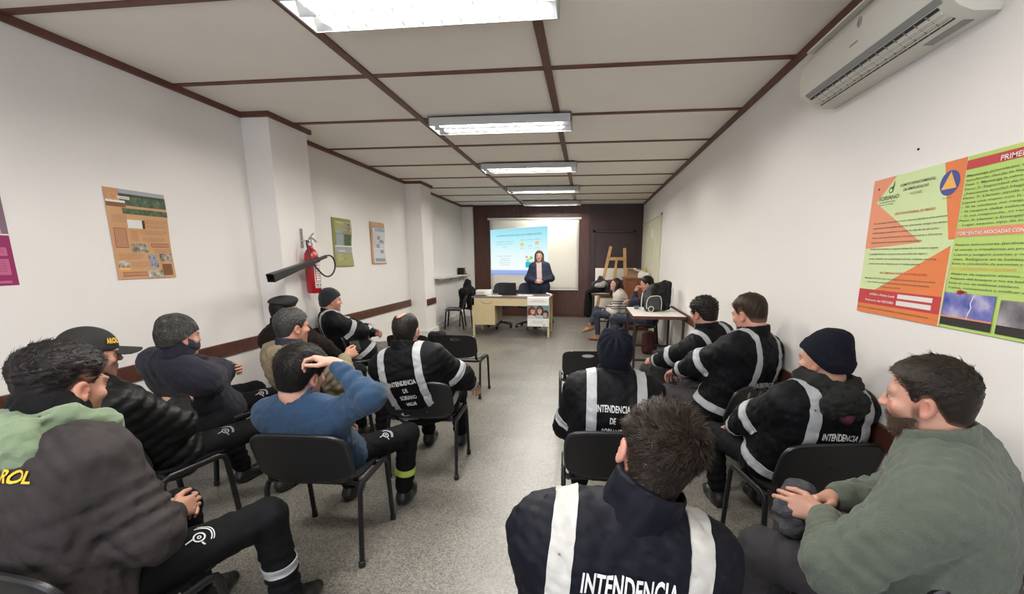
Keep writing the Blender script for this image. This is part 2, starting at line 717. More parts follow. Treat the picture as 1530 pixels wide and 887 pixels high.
def make_beard(f, m, parent, h, colr, seed=5):
    def fn(D, X, Y, Z):
        qx, qy, qz = f.loc3(X, Y, Z)
        t = .0006 + .0008 * wrinkle(qx, qy, qz, seed, 60., 3)
        low = qz + .034 - .05 * np.clip(qy - .07, -.1, 0)      # cheeks stay bare
        side = np.maximum(.002 - qy, np.maximum(qy - .030, qz - .012))
        reg = np.minimum(np.maximum(low, .010 - qy), side)
        mouth = np.sqrt((qx / .024) ** 2 + ((qz + .056) / .0085) ** 2 + ((qy - .095) / .03) ** 2) - 1
        return smax(smax(D / f.s - t, reg, .006), -mouth * .01, .004) * f.s
    P = [f.ell((0, .022, -.012), (.066, .068, .075), k=.03), f.ell((0, .030, -.058), (.054, .058, .048), k=.03),
         f.cap((-.018, .066, -.096), (.018, .066, -.096), .017, k=.03), f.ell((0, .086, -.049), (.024, .012, .0055), k=.006)]
    V, F = nets(*field(P + [Fn(fn)], h), 1)
    if not len(V):
        return
    N = vnormals(V, F)
    r = np.random.RandomState(seed)
    col = npv(colr)[None, :] * (.7 + .5 * r.rand(len(V), 1))
    n = 5000
    i = r.randint(0, len(V), n)
    d = f.R @ npv((0, .15, -1)) + .5 * r.normal(size=(n, 3)) + N[i] * .5
    d /= np.linalg.norm(d, axis=1)[:, None]
    sd = np.cross(d, N[i])
    sd /= np.maximum(np.linalg.norm(sd, axis=1), 1e-6)[:, None]
    b = V[i] - N[i] * .001
    tip = b + d * (.0035 + .0035 * r.rand(n, 1))
    quad = np.stack([b - sd * .0006, b + sd * .0006, tip + sd * .0002, tip - sd * .0002], 1).reshape(-1, 3)
    F = np.concatenate([F, len(V) + 4 * np.arange(n)[:, None] + np.array([[0, 1, 2, 3]])])
    V = np.concatenate([V, quad])
    col = np.concatenate([col, np.repeat(npv(colr)[None, :] * (.5 + 1.6 * r.rand(n, 1)), 4, 0)])
    return np_mesh('beard', V, F, m, parent, col)


def make_beanie(f, m, parent, h, back=-.035, front=.055, off=.014, fold=.045, foldt=.007, top=.02, gather=False, slouch=(0, -.01), name='beanie', seed=3):
    def fn(D, X, Y, Z):
        qx, qy, qz = f.loc3(X, Y, Z)
        zb = back + (front - back) * smooth01((qy + .09) / .17)
        if gather:
            th = np.arctan2(qx, qy + .03)
            rr = np.sqrt(qx ** 2 + (qy + .03) ** 2)
            w = smooth01((qz - .06) / .05) * smooth01(rr / .03)
            D = D + f.s * .0075 * w * (1 - np.abs(np.cos(5 * th)) * 2)
        D = D - f.s * foldt * smooth01((zb + fold - qz) / .006 + .5) + f.s * .0025 * wrinkle(qx, qy, qz, seed, 22., 3)
        return smax(D, (zb - qz) * f.s, .008)
    P = [f.ell((0, -.010, .040), (.0745 + off, .096 + off, .086 + off * .7), k=.02),
         f.cap((0, -.045, .0), (0, -.035, -.07), .058 + off, .056 + off, k=.03),
         f.ell((slouch[0], slouch[1] - .01, .085 + top), (.062, .075, .045), k=.05)]
    if gather:
        P += [f.ell((0, -.03, .135 + top * .9), (.013, .013, .008), k=.006)]
    D, lo, hh = field(P + [Fn(fn)], h)
    V, F = nets(D, lo, hh, 1)
    return np_mesh(name, V, F, m, parent)


def make_cap(f, m, parent, h):
    def fn(D, X, Y, Z):
        qx, qy, qz = f.loc3(X, Y, Z)
        return smax(D, (.028 - qz + .0 * qy) * f.s, .006)
    D, lo, hh = field([f.ell((0, -.010, .046), (.088, .110, .096), k=.02), Fn(fn)], h)
    V, F = nets(D, lo, hh, 1)
    o = np_mesh('cap', V, F, m, parent)

    def vf(D, X, Y, Z):
        qx, qy, qz = f.loc3(X, Y, Z)
        zc = .040 - 6.5 * qx ** 2 - .12 * (qy - .09)
        return np.maximum(D, (np.abs(qz - zc) - .004) * f.s)
    D, lo, hh = field([f.ell((0, .10, .03), (.072, .088, .06), k=.02), Fn(vf), Fn(lambda D, X, Y, Z: np.maximum(D, (.075 - f.loc3(X, Y, Z)[1]) * f.s))], h * .55)
    V, F = nets(D, lo, hh, 1)
    np_mesh('visor', V, F, m, o)
    return o


def make_person(label, loc, yaw, s, head, look, P=(0, -.07, .50), hy=0, hp=0, hr=0, hs=1.0, hunch=.05, neck=None, twist=0,
                kL=(-.14, .38, .49), kR=(.14, .38, .49), aL=(-.14, .40, .09), aR=(.14, .40, .09),
                wL=(-.07, .28, .60), wR=(.07, .28, .62), eL=(-1, -.6, -.5), eR=(1, -.6, -.5),
                hL=None, hR=None, fL=None, fR=None, group=None, face=True, toeL=(0, 1, 0), toeR=(0, 1, 0), width=1.0, seed=1,
                sl=.29, fl=.265, tw=False, nk=.150):
    """head, and wrists/knees given with a 4th value, are world points; everything else is in the sitter's own frame"""
    A = Matrix.Rotation(math.radians(-yaw), 3, 'Z')

    def L(p):
        if len(p) == 4:
            q = A @ (Vector(p[:3]) - Vector((loc[0], loc[1], 0))) / s
            return npv(q)
        return npv(p)
    hc = L(tuple(head) + (1,))
    vox = look.get('vox', .010)
    f = Frame(hc, eulR(hy, hp, hr), hs)
    P = npv(P)
    N = npv(neck) if neck is not None else hc + npv((0, -.045, -nk * hs))
    rx = npv((math.cos(math.radians(twist)), math.sin(math.radians(twist)), 0))
    up = unit(N - P)
    rx = unit(rx - up * (rx @ up))
    fw = np.cross(up, rx)
    SL = np.linalg.norm(N - P)

    def sp(t, lat=0, dep=0):
        b = P + (N - P) * t - fw * (hunch * 4 * t * (1 - t))
        return b + rx * lat + fw * dep
    kL, kR, aL, aR = L(kL), L(kR), L(aL), L(aR)
    Hl, Hr = P - rx * .09, P + rx * .09
    sw = .165 * width
    Sl, Sr = sp(.87, -sw, .01), sp(.87, sw, .01)
    El, wl = ik(Sl, L(wL), sl, fl, npv(eL))
    Er, wr = ik(Sr, L(wR), sl, fl, npv(eR))
    bel = look.get('belly', 1.0)
    cd = look.get('chest', 1.0)

    def torso(off, k=.07, hips=True):
        w = width
        T = [Cap(sp(.02, -.075 * w), sp(.02, .075 * w), .112 * bel + off, k=k)] if hips else []
        T += [Cap(sp(.30, -.065 * w, .015 * bel), sp(.30, .065 * w, .015 * bel), .112 * bel + off, k=k),
              Cap(sp(.55, -.080 * w, .01), sp(.55, .080 * w, .01), .110 * cd + off, k=k),
              Cap(sp(.76, -.088 * w, .0), sp(.76, .088 * w, .0), .100 * cd + off, k=k),
              Cap(sp(.93, -.08 * w, -.0), sp(.93, .08 * w, -.0), .062 + off, k=k),
              Cap(N - up * .012, Sl, .052 + off * .7, .058 + off, k=k), Cap(N - up * .012, Sr, .052 + off * .7, .058 + off, k=k)]
        return T

    def arms(off, fold=0.0, k=.03):
        o = []
        for S, E, W, i in ((Sl, El, wl, 1), (Sr, Er, wr, 2)):
            fo = (fold, .055, 1.3 * i, 1.0, .55) if fold else None
            fo2 = (fold, .050, 2.1 * i, 0.3, .7) if fold else None
            so = off * 1.25 if fold else off
            o += [Cap(S, E, .056 + so, .047 + so, k=k, fold=fo), Cap(E, W - unit(W - E) * .03, .046 + so, .027 + so * .60, k=k, fold=fo2)]
        return o
    # --- body: one skin mesh (head fine, hands fine, the rest under the clothes)
    skin = look.get('skin', (.50, .275, .195))
    hv = look.get('hvox', .0055)
    parts = []
    pr = head_prims(f, face, look.get('jaw', 1.0), 1.0, look.get('ear', .004)) + [Cap(f.p((0, -.034, -.07)), N - up * .03, .055 * hs * look.get('jaw', 1.0), .058 * hs, k=.03)]
    if look.get('open_neck'):
        pr += [Cap(sp(.93, -.05, .03), sp(.93, .05, .03), .07, k=.05)]
    parts.append(nets(*field(pr, hv), 1))
    bp = torso(-.025) + arms(-.014) + [Cap(Hl, kL, .064, .036, k=.03), Cap(kL, aL, .036, .030, k=.02), Cap(Hr, kR, .064, .036, k=.03), Cap(kR, aR, .036, .030, k=.02)]
    parts.append(nets(*field(bp, .018), 1))
    hsz = look.get('hand', 1.0)
    for W, E, hd, right, fd in ((wl, El, hL, False, fL), (wr, Er, hR, True, fR)):
        hd = hd or {}
        d = unit(fd) if fd is not None else unit(W - E)
        pn = hd.get('pn', (0, .15, -1))
        parts.append(nets(*field(hand_prims(W, d, pn, right, hd.get('curl', (28, 38, 22)), hd.get('thumb', (28, 25)), hsz) +
                                 [Cap(E + (W - E) * .5, W, .034, .027 * hsz, k=.01)], look.get('handvox', .0036)), 1))
    V = np.concatenate([p[0] for p in parts])
    o, F = 0, []
    for v, ff in parts:
        F.append(ff + o)
        o += len(v)
    F = np.concatenate(F)
    nh = len(parts[0][0])
    col = np.repeat(npv(skin)[None, :], len(V), 0)
    q = f.inv(V[:nh])
    r = np.random.RandomState(seed)

    def blob(c, rad):
        return np.exp(-(((q - npv(c)) / npv(rad)) ** 2).sum(1))[:, None]
    c = col[:nh]
    red = npv(skin) * npv((1.08, .80, .78))
    for ctr, rad, w in (((.045, .075, -.02), (.025, .03, .02), .5), ((-.045, .075, -.02), (.025, .03, .02), .5),
                        ((0, .11, -.015), (.014, .02, .016), .6), ((.08, 0, 0), (.014, .03, .035), .8), ((-.08, 0, 0), (.014, .03, .035), .8)):
        b = blob(ctr, rad) * w
        c = c * (1 - b) + red * b
    lip = blob((0, .095, -.056), (.022, .016, .009)) * .8
    c = c * (1 - lip) + npv(skin) * npv((.85, .55, .52)) * lip
    st = look.get('stubble', 0.0)
    if st:
        b = smooth01((-.030 - q[:, 2]) / .02) * smooth01((q[:, 1] + .0) / .02) * (q[:, 2] > -.125)
        b = np.maximum(b, smooth01((.012 - q[:, 2]) / .03) * smooth01((q[:, 1] - .008) / .006) * smooth01((.036 - q[:, 1]) / .012))
        b = b[:, None] * st
        c = c * (1 - b) + npv(look.get('stub_col', (.05, .035, .028))) * b
    if face:
        for sx in (-1, 1):
            b = blob((sx * .031, .088, .033), (.020, .016, .0055)) * .85
            c = c * (1 - b) + npv(look.get('brow', (.03, .02, .016))) * b
    col[:nh] = c
    body = np_mesh('person', V, F, M['skin'], None, col)
    body.location = (loc[0], loc[1], 0)
    body.rotation_euler = (0, 0, math.radians(yaw))
    body.scale = (s, s, s)
    tag(body, label, 'person', group)
    if face and look.get('eyes', True):
        for sx in (-1, 1):
            e = MB()
            prof = [(.0118 * hs * math.sin(a), -.0118 * hs * math.cos(a)) for a in np.linspace(.05, PI - .05, 10)]
            e.lathe(prof, 14, None, f.p((sx * .032, .0795, .0095)))
            eo = e.build('eye', M['eye'], body, smooth=True, auto=0)
            e = MB()
            gz = f.R @ unit(look.get('gaze', (0, 1, 0)))
            Rz = Vector(gz).to_track_quat('Z', 'Y').to_matrix()
            e.lathe([(.0068 * hs, -.0006), (.0045 * hs, .0012), (.0001, .0018)], 12, Rz, Vector(f.p((sx * .032, .0795, .0095))) + Vector(gz) * .0108 * hs)
            e.build('iris', M['iris'], eo, smooth=True, auto=0)
    # --- trousers and shoes
    lg = look.get('legs', {})
    lo_ = lg.get('off', .014)
    tp = [Cap(P - rx * .07, P + rx * .07, .112 * min(bel, 1.1) + lo_, k=.06)]
    for Hh, K, An, i in ((Hl, kL, aL, 1), (Hr, kR, aR, 2)):
        tp += [Cap(Hh, K, .080 + lo_, .056 + lo_, k=.05, fold=(.003, .06, i, .9, .4)),
               Cap(K, An + (K - An) * .10, .055 + lo_, .045 + lo_, k=.03, fold=(.004, .06, 2 * i, .8, .5))]
    tp += [Fn(lambda D, X, Y, Z: D + .0045 * wrinkle(X, Y, Z, seed + 40, 14., 4) + .002 * wrinkle(X, Y, Z, seed + 41, 34., 3)), Fn(lambda D, X, Y, Z: np.where((X - P[0]) ** 2 + (Y - P[1] + .04) ** 2 < .0484, np.maximum(D, np.clip((X - sp(.3)[0]) * up[0] + (Y - sp(.3)[1]) * up[1] + (Z - sp(.3)[2]) * up[2], -.1, .1)), D))]
    V, F = nets(*field(tp, max(vox, .010)), 1)
    tr = np_mesh('trousers', V, F, M[lg.get('mat', 'trouser_dark')], body)
    leg_d = dict(V=V, F=F, N=vnormals(V, F), tr=tr)
    for An, t in ((aL, toeL), (aR, toeR)):
        t = unit(t)
        t0 = unit(npv((t[0], t[1], 0)))
        up2 = npv((0, 0, 1)) if abs(t[2]) < .2 else unit(npv((0, 0, 1)) - t * t[2])
        sole = An - up2 * .085
        bz = sole + up2 * .04
        hgt = look.get('boot', .06)
        sh = [Cap(bz - t * .03, bz + t * .02, .042, .040, k=.03), Cap(bz + t * .02, bz + t * .10 - up2 * .004, .041, .043, k=.03),
              Cap(bz + t * .10 - up2 * .004, bz + t * .165 - up2 * .012, .043, .030, k=.03), Cap(bz - t * .01, An + up2 * hgt, .042, .045, k=.03),
              Cut(sole + up2 * .012, -up2)]
        V, F = nets(*field(sh, .009), 1)
        so = np_mesh('shoe', V, F, M[look.get('shoe', 'shoe_black')], body)
        sl_ = [Cap(bz - t * .03, bz + t * .02, .046, .043, k=.03), Cap(bz + t * .02, bz + t * .165, .044, .035, k=.03),
               Cut(sole + up2 * .016, up2), Cut(sole, -up2)]
        V, F = nets(*field(sl_, .007), 0)
        np_mesh('sole', V, F, M['rubber'], so)
    # --- top
    jt = look['top']
    off = jt.get('off', .022)
    ta, aa = torso(off), arms(off, jt.get('fold', .006) * .75, .045)
    wa = jt.get('wr', .007)
    jp = ta + aa + [Fn(lambda D, X, Y, Z: D + wa * wrinkle(X, Y, Z, seed, jt.get('wf', 12.), 5) + .0035 * wrinkle(X, Y, Z, seed + 70, 30., 3))]
    jp += [Cap(N + up * .015, f.p((0, -.03, -.06)), .056 * hs, .066 * hs, k=.012, op='s')]
    jp += [Cut(sp(-.16 if not tw else -.02), -up)] if not jt.get('long') else []
    for W, E in ((wl, El), (wr, Er)):
        d = unit(W - E)
        jp += [Cap(W - d * .04, W + d * .10, .027, .030, k=.006, op='s')]
    if jt.get('quilt'):
        qn = jt['quilt']
        jp += [Fn(lambda D, X, Y, Z: D - .010 * np.abs(np.sin(((X * up[0] + Y * up[1] + Z * up[2])) * PI / qn)) + .006)]
    V, F = nets(*field(jp, vox), jt.get('sm', 1))
    N_ = vnormals(V, F)
    jk = np_mesh(jt.get('name', 'jacket'), V, F, M[jt['mat']], body)

    def dist(prims, V):
        return np.min([p.d(V[:, 0], V[:, 1], V[:, 2]) for p in prims], 0)
    dt, dl, dr = dist(ta, V), dist(aa[:2], V), dist(aa[2:], V)
    rel = V - P
    lat = rel @ rx
    spn = (rel @ up) / SL
    dep = np.einsum('ij,j->i', V, fw) - np.array([sp(t) @ fw for t in np.clip(spn, 0, 1)])
    if jt.get('stripes'):
        x0, hw = jt.get('sx', .125), jt.get('sw', .024)
        tor = np.minimum(dl, dr) - dt + .012
        xx = x0 * (1 + .10 * np.clip(spn - .4, 0, .6))
        s1 = np.minimum(hw - np.abs(np.abs(lat) - xx), tor)
        s1 = np.minimum(s1, (spn - .02) * .3)
        fields = [np.where(lat < 0, s1, -1), np.where(lat > 0, s1, -1)]
        if jt.get('waist', True):
            fields.append(np.minimum(.026 - np.abs(spn - jt.get('wz', .10)) * SL, tor))
        if jt.get('chest_band'):
            fields.append(np.minimum(np.minimum(.024 - np.abs(spn - .55) * SL, tor), dep))
        for (S, E, W, da) in ((Sl, El, wl, dl), (Sr, Er, wr, dr)):
            d = unit(E - S)
            t = (V - S) @ d
            lE = np.linalg.norm(E - S)
            fa = (V - E) @ unit(W - E)
            arm = dt - da - .004
            pos = jt.get('band', .72)
            fields.append(np.minimum(np.minimum(.025 - np.abs(t - pos * lE), arm), -fa + .03))
            if jt.get('cuffband', True):
                lW = np.linalg.norm(W - E)
                da2 = Cap(E, W, .05, .05).d(V[:, 0], V[:, 1], V[:, 2])
                fields.append(np.minimum(np.minimum(.022 - np.abs(fa - .72 * lW), arm), .05 - da2))
        for fl_ in fields:
            if (fl_ > 0).sum() > 6:
                g = clip_strip(V, F, N_, fl_)
                if len(g.f) > 4:
                    g.build('reflective_stripe', M[jt.get('smat', 'reflective')], jk, smooth=True, auto=50)
    if jt.get('panel'):
        hw, pm_, t0 = jt['panel']
        ps = np.minimum(np.minimum(hw - np.abs(lat), spn - t0), np.minimum(dep - .02, np.minimum(dl, dr) - dt + .004))
        g = clip_strip(V, F, N_, ps)
        if len(g.f) > 4:
            g.build('blouse', M[pm_], jk, smooth=True, auto=50)
    if jt.get('hoops'):                      # knitted stripes of a jumper
        for z in jt['hoops']:
            hh = np.maximum(np.minimum(.008 - np.abs(V[:, 2] - z), 1), -1)
            g = clip_strip(V, F, N_, hh, .002)
            g.build('knit_stripe', M['black_cloth'], jk, smooth=True, auto=50)
    bvh = BVHTree.FromPolygons([tuple(v) for v in V], [tuple(int(i) for i in q) for q in F])

    def decal(strings, t0, lat0, size, mt, name='lettering', front=False, width=None, gap=1.25, tilt=0.0, bold=.02, geo=None):
        sgn = 1 if front else -1
        for i, st_ in enumerate(strings):
            mb = MB()
            v, ff, w = geo if geo else text_geo(st_, bold)
            wd = width[i] if isinstance(width, (list, tuple)) else width
            kx = wd / w if wd else size * .62
            o = []
            ok = True
            for a in v:
                u, vv = (a[0] - w / 2) * kx, a[1] * size - i * size * gap
                u, vv = u * math.cos(tilt) - vv * math.sin(tilt), u * math.sin(tilt) + vv * math.cos(tilt)
                p = sp(t0) + up * vv + rx * (-u if front else u) + rx * lat0 + fw * sgn * .6
                hit = bvh.ray_cast(Vector(p), Vector(-fw * sgn), 1.0)
                if hit[0] is None:
                    ok = False
                    break
                o.append(hit[0] + Vector(fw * sgn) * .0075)
            if ok and ff:
                mb.add(o, ff).build(name, M[mt], jk)
    for t in jt.get('text', []):
        decal(**t)
    # --- collar / hood / scarf
    ck = jt.get('collar', 'stand')
    cm = M[jt.get('cmat', jt['mat'])]
    cp = None
    fu = unit(f.p((0, -.03, -.05)) - N)
    if ck == 'stand':
        hgt, rr = jt.get('ch', .075) + .045, jt.get('cr', .070)
        cp = [Cap(N - up * .03, N + fu * hgt * 1.5, rr + .022, rr + .006, k=.02),
              Fn(lambda D, X, Y, Z: D + .004 * wrinkle(X, Y, Z, seed + 5, 26., 3)),
              Cap(N - up * .06, N + fu * hgt * 2.2, rr + .002, rr - .006, k=.008, op='s'), Cut(N + fu * hgt, fu + fw * jt.get('ctilt', .15)), Cut(N - up * .05, -up)]
    elif ck == 'hood':
        th = jt.get('hood', .042)
        hx, hz_ = jt.get('hx', 1.0), jt.get('hz', .0)
        pts = [sp(.86, -.05, .115), sp(.97 + hz_, -.105 * hx, .05), sp(1.03 + hz_, -.095 * hx, -.05), sp(1.02 + hz_, 0, -.105), sp(1.03 + hz_, .095 * hx, -.05), sp(.97 + hz_, .105 * hx, .05), sp(.86, .05, .115)]
        cp = [Cap(a, b, th, th, k=.03) for a, b in zip(pts[:-1], pts[1:])]
        cp += [Ell(sp(.91 + hz_, 0, -.125), (.13 * hx, .055, .095 * hx), np.stack([rx, fw, up], 1), k=.05),
               Fn(lambda D, X, Y, Z: D + .010 * wrinkle(X, Y, Z, seed + 9, 20., 4)),
               Cap(N - up * .04, f.p((0, -.03, -.03)), .060 * hs, .066 * hs, k=.01, op='s')]
    elif ck == 'roll':
        pts = [N + fu * .02 + (rx * math.cos(a) * .066 + fw * math.sin(a) * .070) for a in np.linspace(0, 2 * PI, 13)]
        cp = [Cap(a + fu * jt.get('rh', .025), b + fu * jt.get('rh', .025), jt.get('rt', .016), k=.02) for a, b in zip(pts[:-1], pts[1:])]
        cp += [Cap(a - fu * .02, b - fu * .02, jt.get('rt', .016) + .003, k=.03) for a, b in zip(pts[:-1], pts[1:])]
    if cp:
        V, F = nets(*field(cp, min(vox, .008)), 1)
        np_mesh('hood' if ck == 'hood' else 'collar', V, F, cm, jk)
    # --- head wear and hair
    hw_ = look.get('hat')
    if look.get('hair'):
        make_hair(f, M['hair'], body, look['hair'], look.get('hairvox', .006), seed + 3, skin)
    if look.get('beard'):
        make_beard(f, M['hair'], body, .004, look['beard'])
    if hw_:
        kw = dict(hw_)
        k = kw.pop('kind')
        mm = M[kw.pop('mat')]
        if k == 'beanie':
            make_beanie(f, mm, body, look.get('hatvox', .006), **kw)
        elif k == 'cap':
            co = make_cap(f, mm, body, .006)
            mb = MB()
            az = math.radians(48)
            c_ = npv((.0875 * math.sin(az), -.010 + .110 * math.cos(az), .066))
            n_ = unit(npv((math.sin(az), math.cos(az), .25)))
            ux_ = unit(npv((-.088 * math.cos(az), .110 * math.sin(az), 0)))
            text_on(mb, 'AROL', f.p(c_ + n_ * .004 - ux_ * .028), f.R @ ux_, f.R @ unit(npv((0, 0, 1)) - n_ * n_[2]), .034 * hs, width=.056 * hs, bold=.05)
            mb.f and mb.build('lettering', M['yellow_print'], co)
        elif k == 'beret':
            D = field([f.ell((.0, .0, .085), (.100, .118, .042), R=eulR(0, 8, 8), k=.03), f.ell((0, -.01, .058), (.083, .104, .055), k=.03),
                       Fn(lambda D, X, Y, Z: np.maximum(D, (.048 - f.loc3(X, Y, Z)[2] - .2 * f.loc3(X, Y, Z)[1]) * f.s))], .007)
            np_mesh('beret', *nets(*D, 1), mm, body)
    return dict(body=body, f=f, jacket=jk, sp=sp, decal=decal, V=leg_d, wl=wl, wr=wr, El=El, Er=Er, N=N, up=up, fw=fw, rx=rx, kL=kL, kR=kR, Hl=Hl, Hr=Hr)


def decal_on(V, F, jk, o, ux, uy, depth, strings, size, mt, name='print', width=None, bold=.02, geo=None, gap=1.2):
    """printing pressed on a mesh: cast from the plane (o,ux,uy) along depth"""
    bvh = BVHTree.FromPolygons([tuple(v) for v in V], [tuple(int(i) for i in q) for q in F])
    mb = MB()
    o, ux, uy, depth = npv(o), unit(ux), unit(uy), unit(depth)
    for i, st_ in enumerate(strings):
        v, ff, w = geo if geo else text_geo(st_, bold)
        kx = (width / w) if width else size
        pts = []
        for a in v:
            p = o + ux * (a[0] - w / 2) * kx + uy * ((a[1] - (.45 if geo else 0)) * size - i * size * gap)
            hit = bvh.ray_cast(Vector(p - depth * .3), Vector(depth), 1.0)
            if hit[0] is None:
                break
            pts.append(hit[0] - Vector(depth) * .004)
        if len(pts) == len(v):
            mb.add(pts, ff)
    if mb.f:
        return mb.build(name, M[mt], jk)


def emblem_geo():
    """round looped emblem printed on the work clothes"""
    mb = MB()

    def arc(cx, cy, r0, r1, a0, a1, n=14):
        a = np.linspace(math.radians(a0), math.radians(a1), n)
        v = [(cx + r0 * math.cos(t), cy + r0 * math.sin(t), 0) for t in a] + [(cx + r1 * math.cos(t), cy + r1 * math.sin(t), 0) for t in a]
        mb.add(v, [(i, i + 1, n + i + 1, n + i) for i in range(n - 1)])
    arc(.42, .42, .22, .30, 0, 360, 22)
    arc(.42, .42, .05, .11, 0, 360, 12)
    arc(.42, .42, .56, .62, -40, 95)
    arc(.42, .42, .68, .73, -35, 80)
    mb.add([(-.25, .30, 0), (.14, .42, 0), (.14, .50, 0), (-.25, .38, 0)], [(0, 1, 2, 3)])
    mb.add([(.40, .05, 0), (.50, -.12, 0), (.58, -.10, 0), (.48, .10, 0)], [(0, 1, 2, 3)])
    v = np.array([(p[0], p[1]) for p in mb.v])
    return v, mb.f, 1.2
# ------------------------------------------------------------------ materials used
M = {}
M['wall'] = mat('wall_paint', (.78, .75, .72), .85, bump=.12, bscale=140, var=.02, vscale=.8)
M['ceil'] = mat('ceiling_board', (.90, .855, .785), .9, bump=.10, bscale=220, var=.03, vscale=1.2)
M['batten'] = mat('batten_wood', (.115, .040, .026), .5, var=.2, vscale=9)
M['rail'] = mat('rail_wood', (.085, .030, .018), .42, var=.25, vscale=14)
M['black_plastic'] = mat('black_plastic', (.010, .010, .011), .42, bump=.05, bscale=500)
M['grey_plastic'] = mat('grey_plastic', (.10, .105, .115), .5, bump=.05, bscale=400)
M['black_metal'] = mat('black_metal', (.010, .010, .011), .35, spec=.35)
M['chrome'] = mat('bright_steel', (.55, .55, .55), .25, metal=1)
M['white_enamel'] = mat('white_enamel', (.72, .72, .69), .4)
M['lamp_grey'] = mat('lamp_housing', (.50, .51, .50), .45)
M['alu'] = mat('louver_aluminium', (.50, .515, .53), .28, metal=1)
M['tube'] = mat('fluorescent_tube', (1.0, .965, .90), .5, emit=1)
M['tube'].node_tree.nodes['Principled BSDF'].inputs['Emission Strength'].default_value = 185
M['tube_weak'] = mat('fluorescent_tube_tired', (1.0, .965, .90), .5, emit=1)
M['tube_weak'].node_tree.nodes['Principled BSDF'].inputs['Emission Strength'].default_value = 105
M['desk'] = mat('desk_enamel', (.58, .475, .275), .42, var=.04, vscale=5)
M['desk_top'] = mat('desk_laminate', (.16, .13, .11), .35)
M['white_top'] = mat('white_laminate', (.86, .83, .76), .38)
M['dark_frame'] = mat('dark_steel_frame', (.016, .013, .012), .4)
M['wood_pale'] = mat('pale_pine', (.52, .31, .12), .5, var=.15, vscale=12)
M['wood_red'] = mat('red_brown_wood', (.20, .062, .024), .42, var=.25, vscale=7)
M['cardboard'] = mat('cardboard', (.30, .19, .10), .8)
M['paper'] = mat('paper', (.78, .77, .74), .8)
M['screen'] = mat('screen_fabric', (.80, .765, .68), .9, bump=.25, bscale=5, bdetail=2)
M['red'] = mat('red_enamel', (.34, .008, .014), .3, coat=.2)
M['rubber'] = mat('black_rubber', (.012, .012, .012), .6)
M['horn'] = mat('black_horn', (.013, .013, .014), .45)
M['label_white'] = mat('label_white', (.70, .66, .64), .5)
M['ac'] = mat('ac_plastic', (.66, .645, .58), .42)
M['ac_dark'] = mat('ac_recess', (.02, .022, .025), .5)
M['ac_grey'] = mat('ac_grey', (.26, .265, .255), .4)
M['cream'] = mat('cream_paint', (.64, .62, .47), .7, var=.03)
M['ink'] = mat('printing_ink', (.12, .15, .08), .8)
M['ink_red'] = mat('red_ink', (.50, .10, .06), .8)
M['ink_white'] = mat('white_ink', (.82, .78, .74), .8)
M['plinth'] = mat('white_plinth', (.70, .69, .66), .5, var=.03)


def wood_panels(name, c1, c2, board, rough=.38):
    m = mat(name, c1, rough)
    nt = m.node_tree
    b = nt.nodes['Principled BSDF']
    tc = nt.nodes.new('ShaderNodeTexCoord')
    mp = nt.nodes.new('ShaderNodeMapping')
    mp.inputs['Scale'].default_value = (9, 9, .7)
    nt.links.new(tc.outputs['Object'], mp.inputs['Vector'])
    n = nt.nodes.new('ShaderNodeTexNoise')
    n.inputs['Scale'].default_value = 3
    n.inputs['Detail'].default_value = 6
    n.inputs['Distortion'].default_value = .8
    nt.links.new(mp.outputs[0], n.inputs['Vector'])
    r = nt.nodes.new('ShaderNodeValToRGB')
    r.color_ramp.elements[0].color = (*c1, 1)
    r.color_ramp.elements[1].color = (*c2, 1)
    r.color_ramp.elements[0].position, r.color_ramp.elements[1].position = .35, .68
    nt.links.new(n.outputs['Fac'], r.inputs[0])
    nt.links.new(r.outputs[0], b.inputs['Base Color'])
    return m


M['panel'] = wood_panels('dark_panelling', (.028, .0115, .0115), (.045, .0185, .0165), .6)
M['panel_low'] = wood_panels('red_panelling', (.055, .018, .013), (.085, .030, .020), .6)


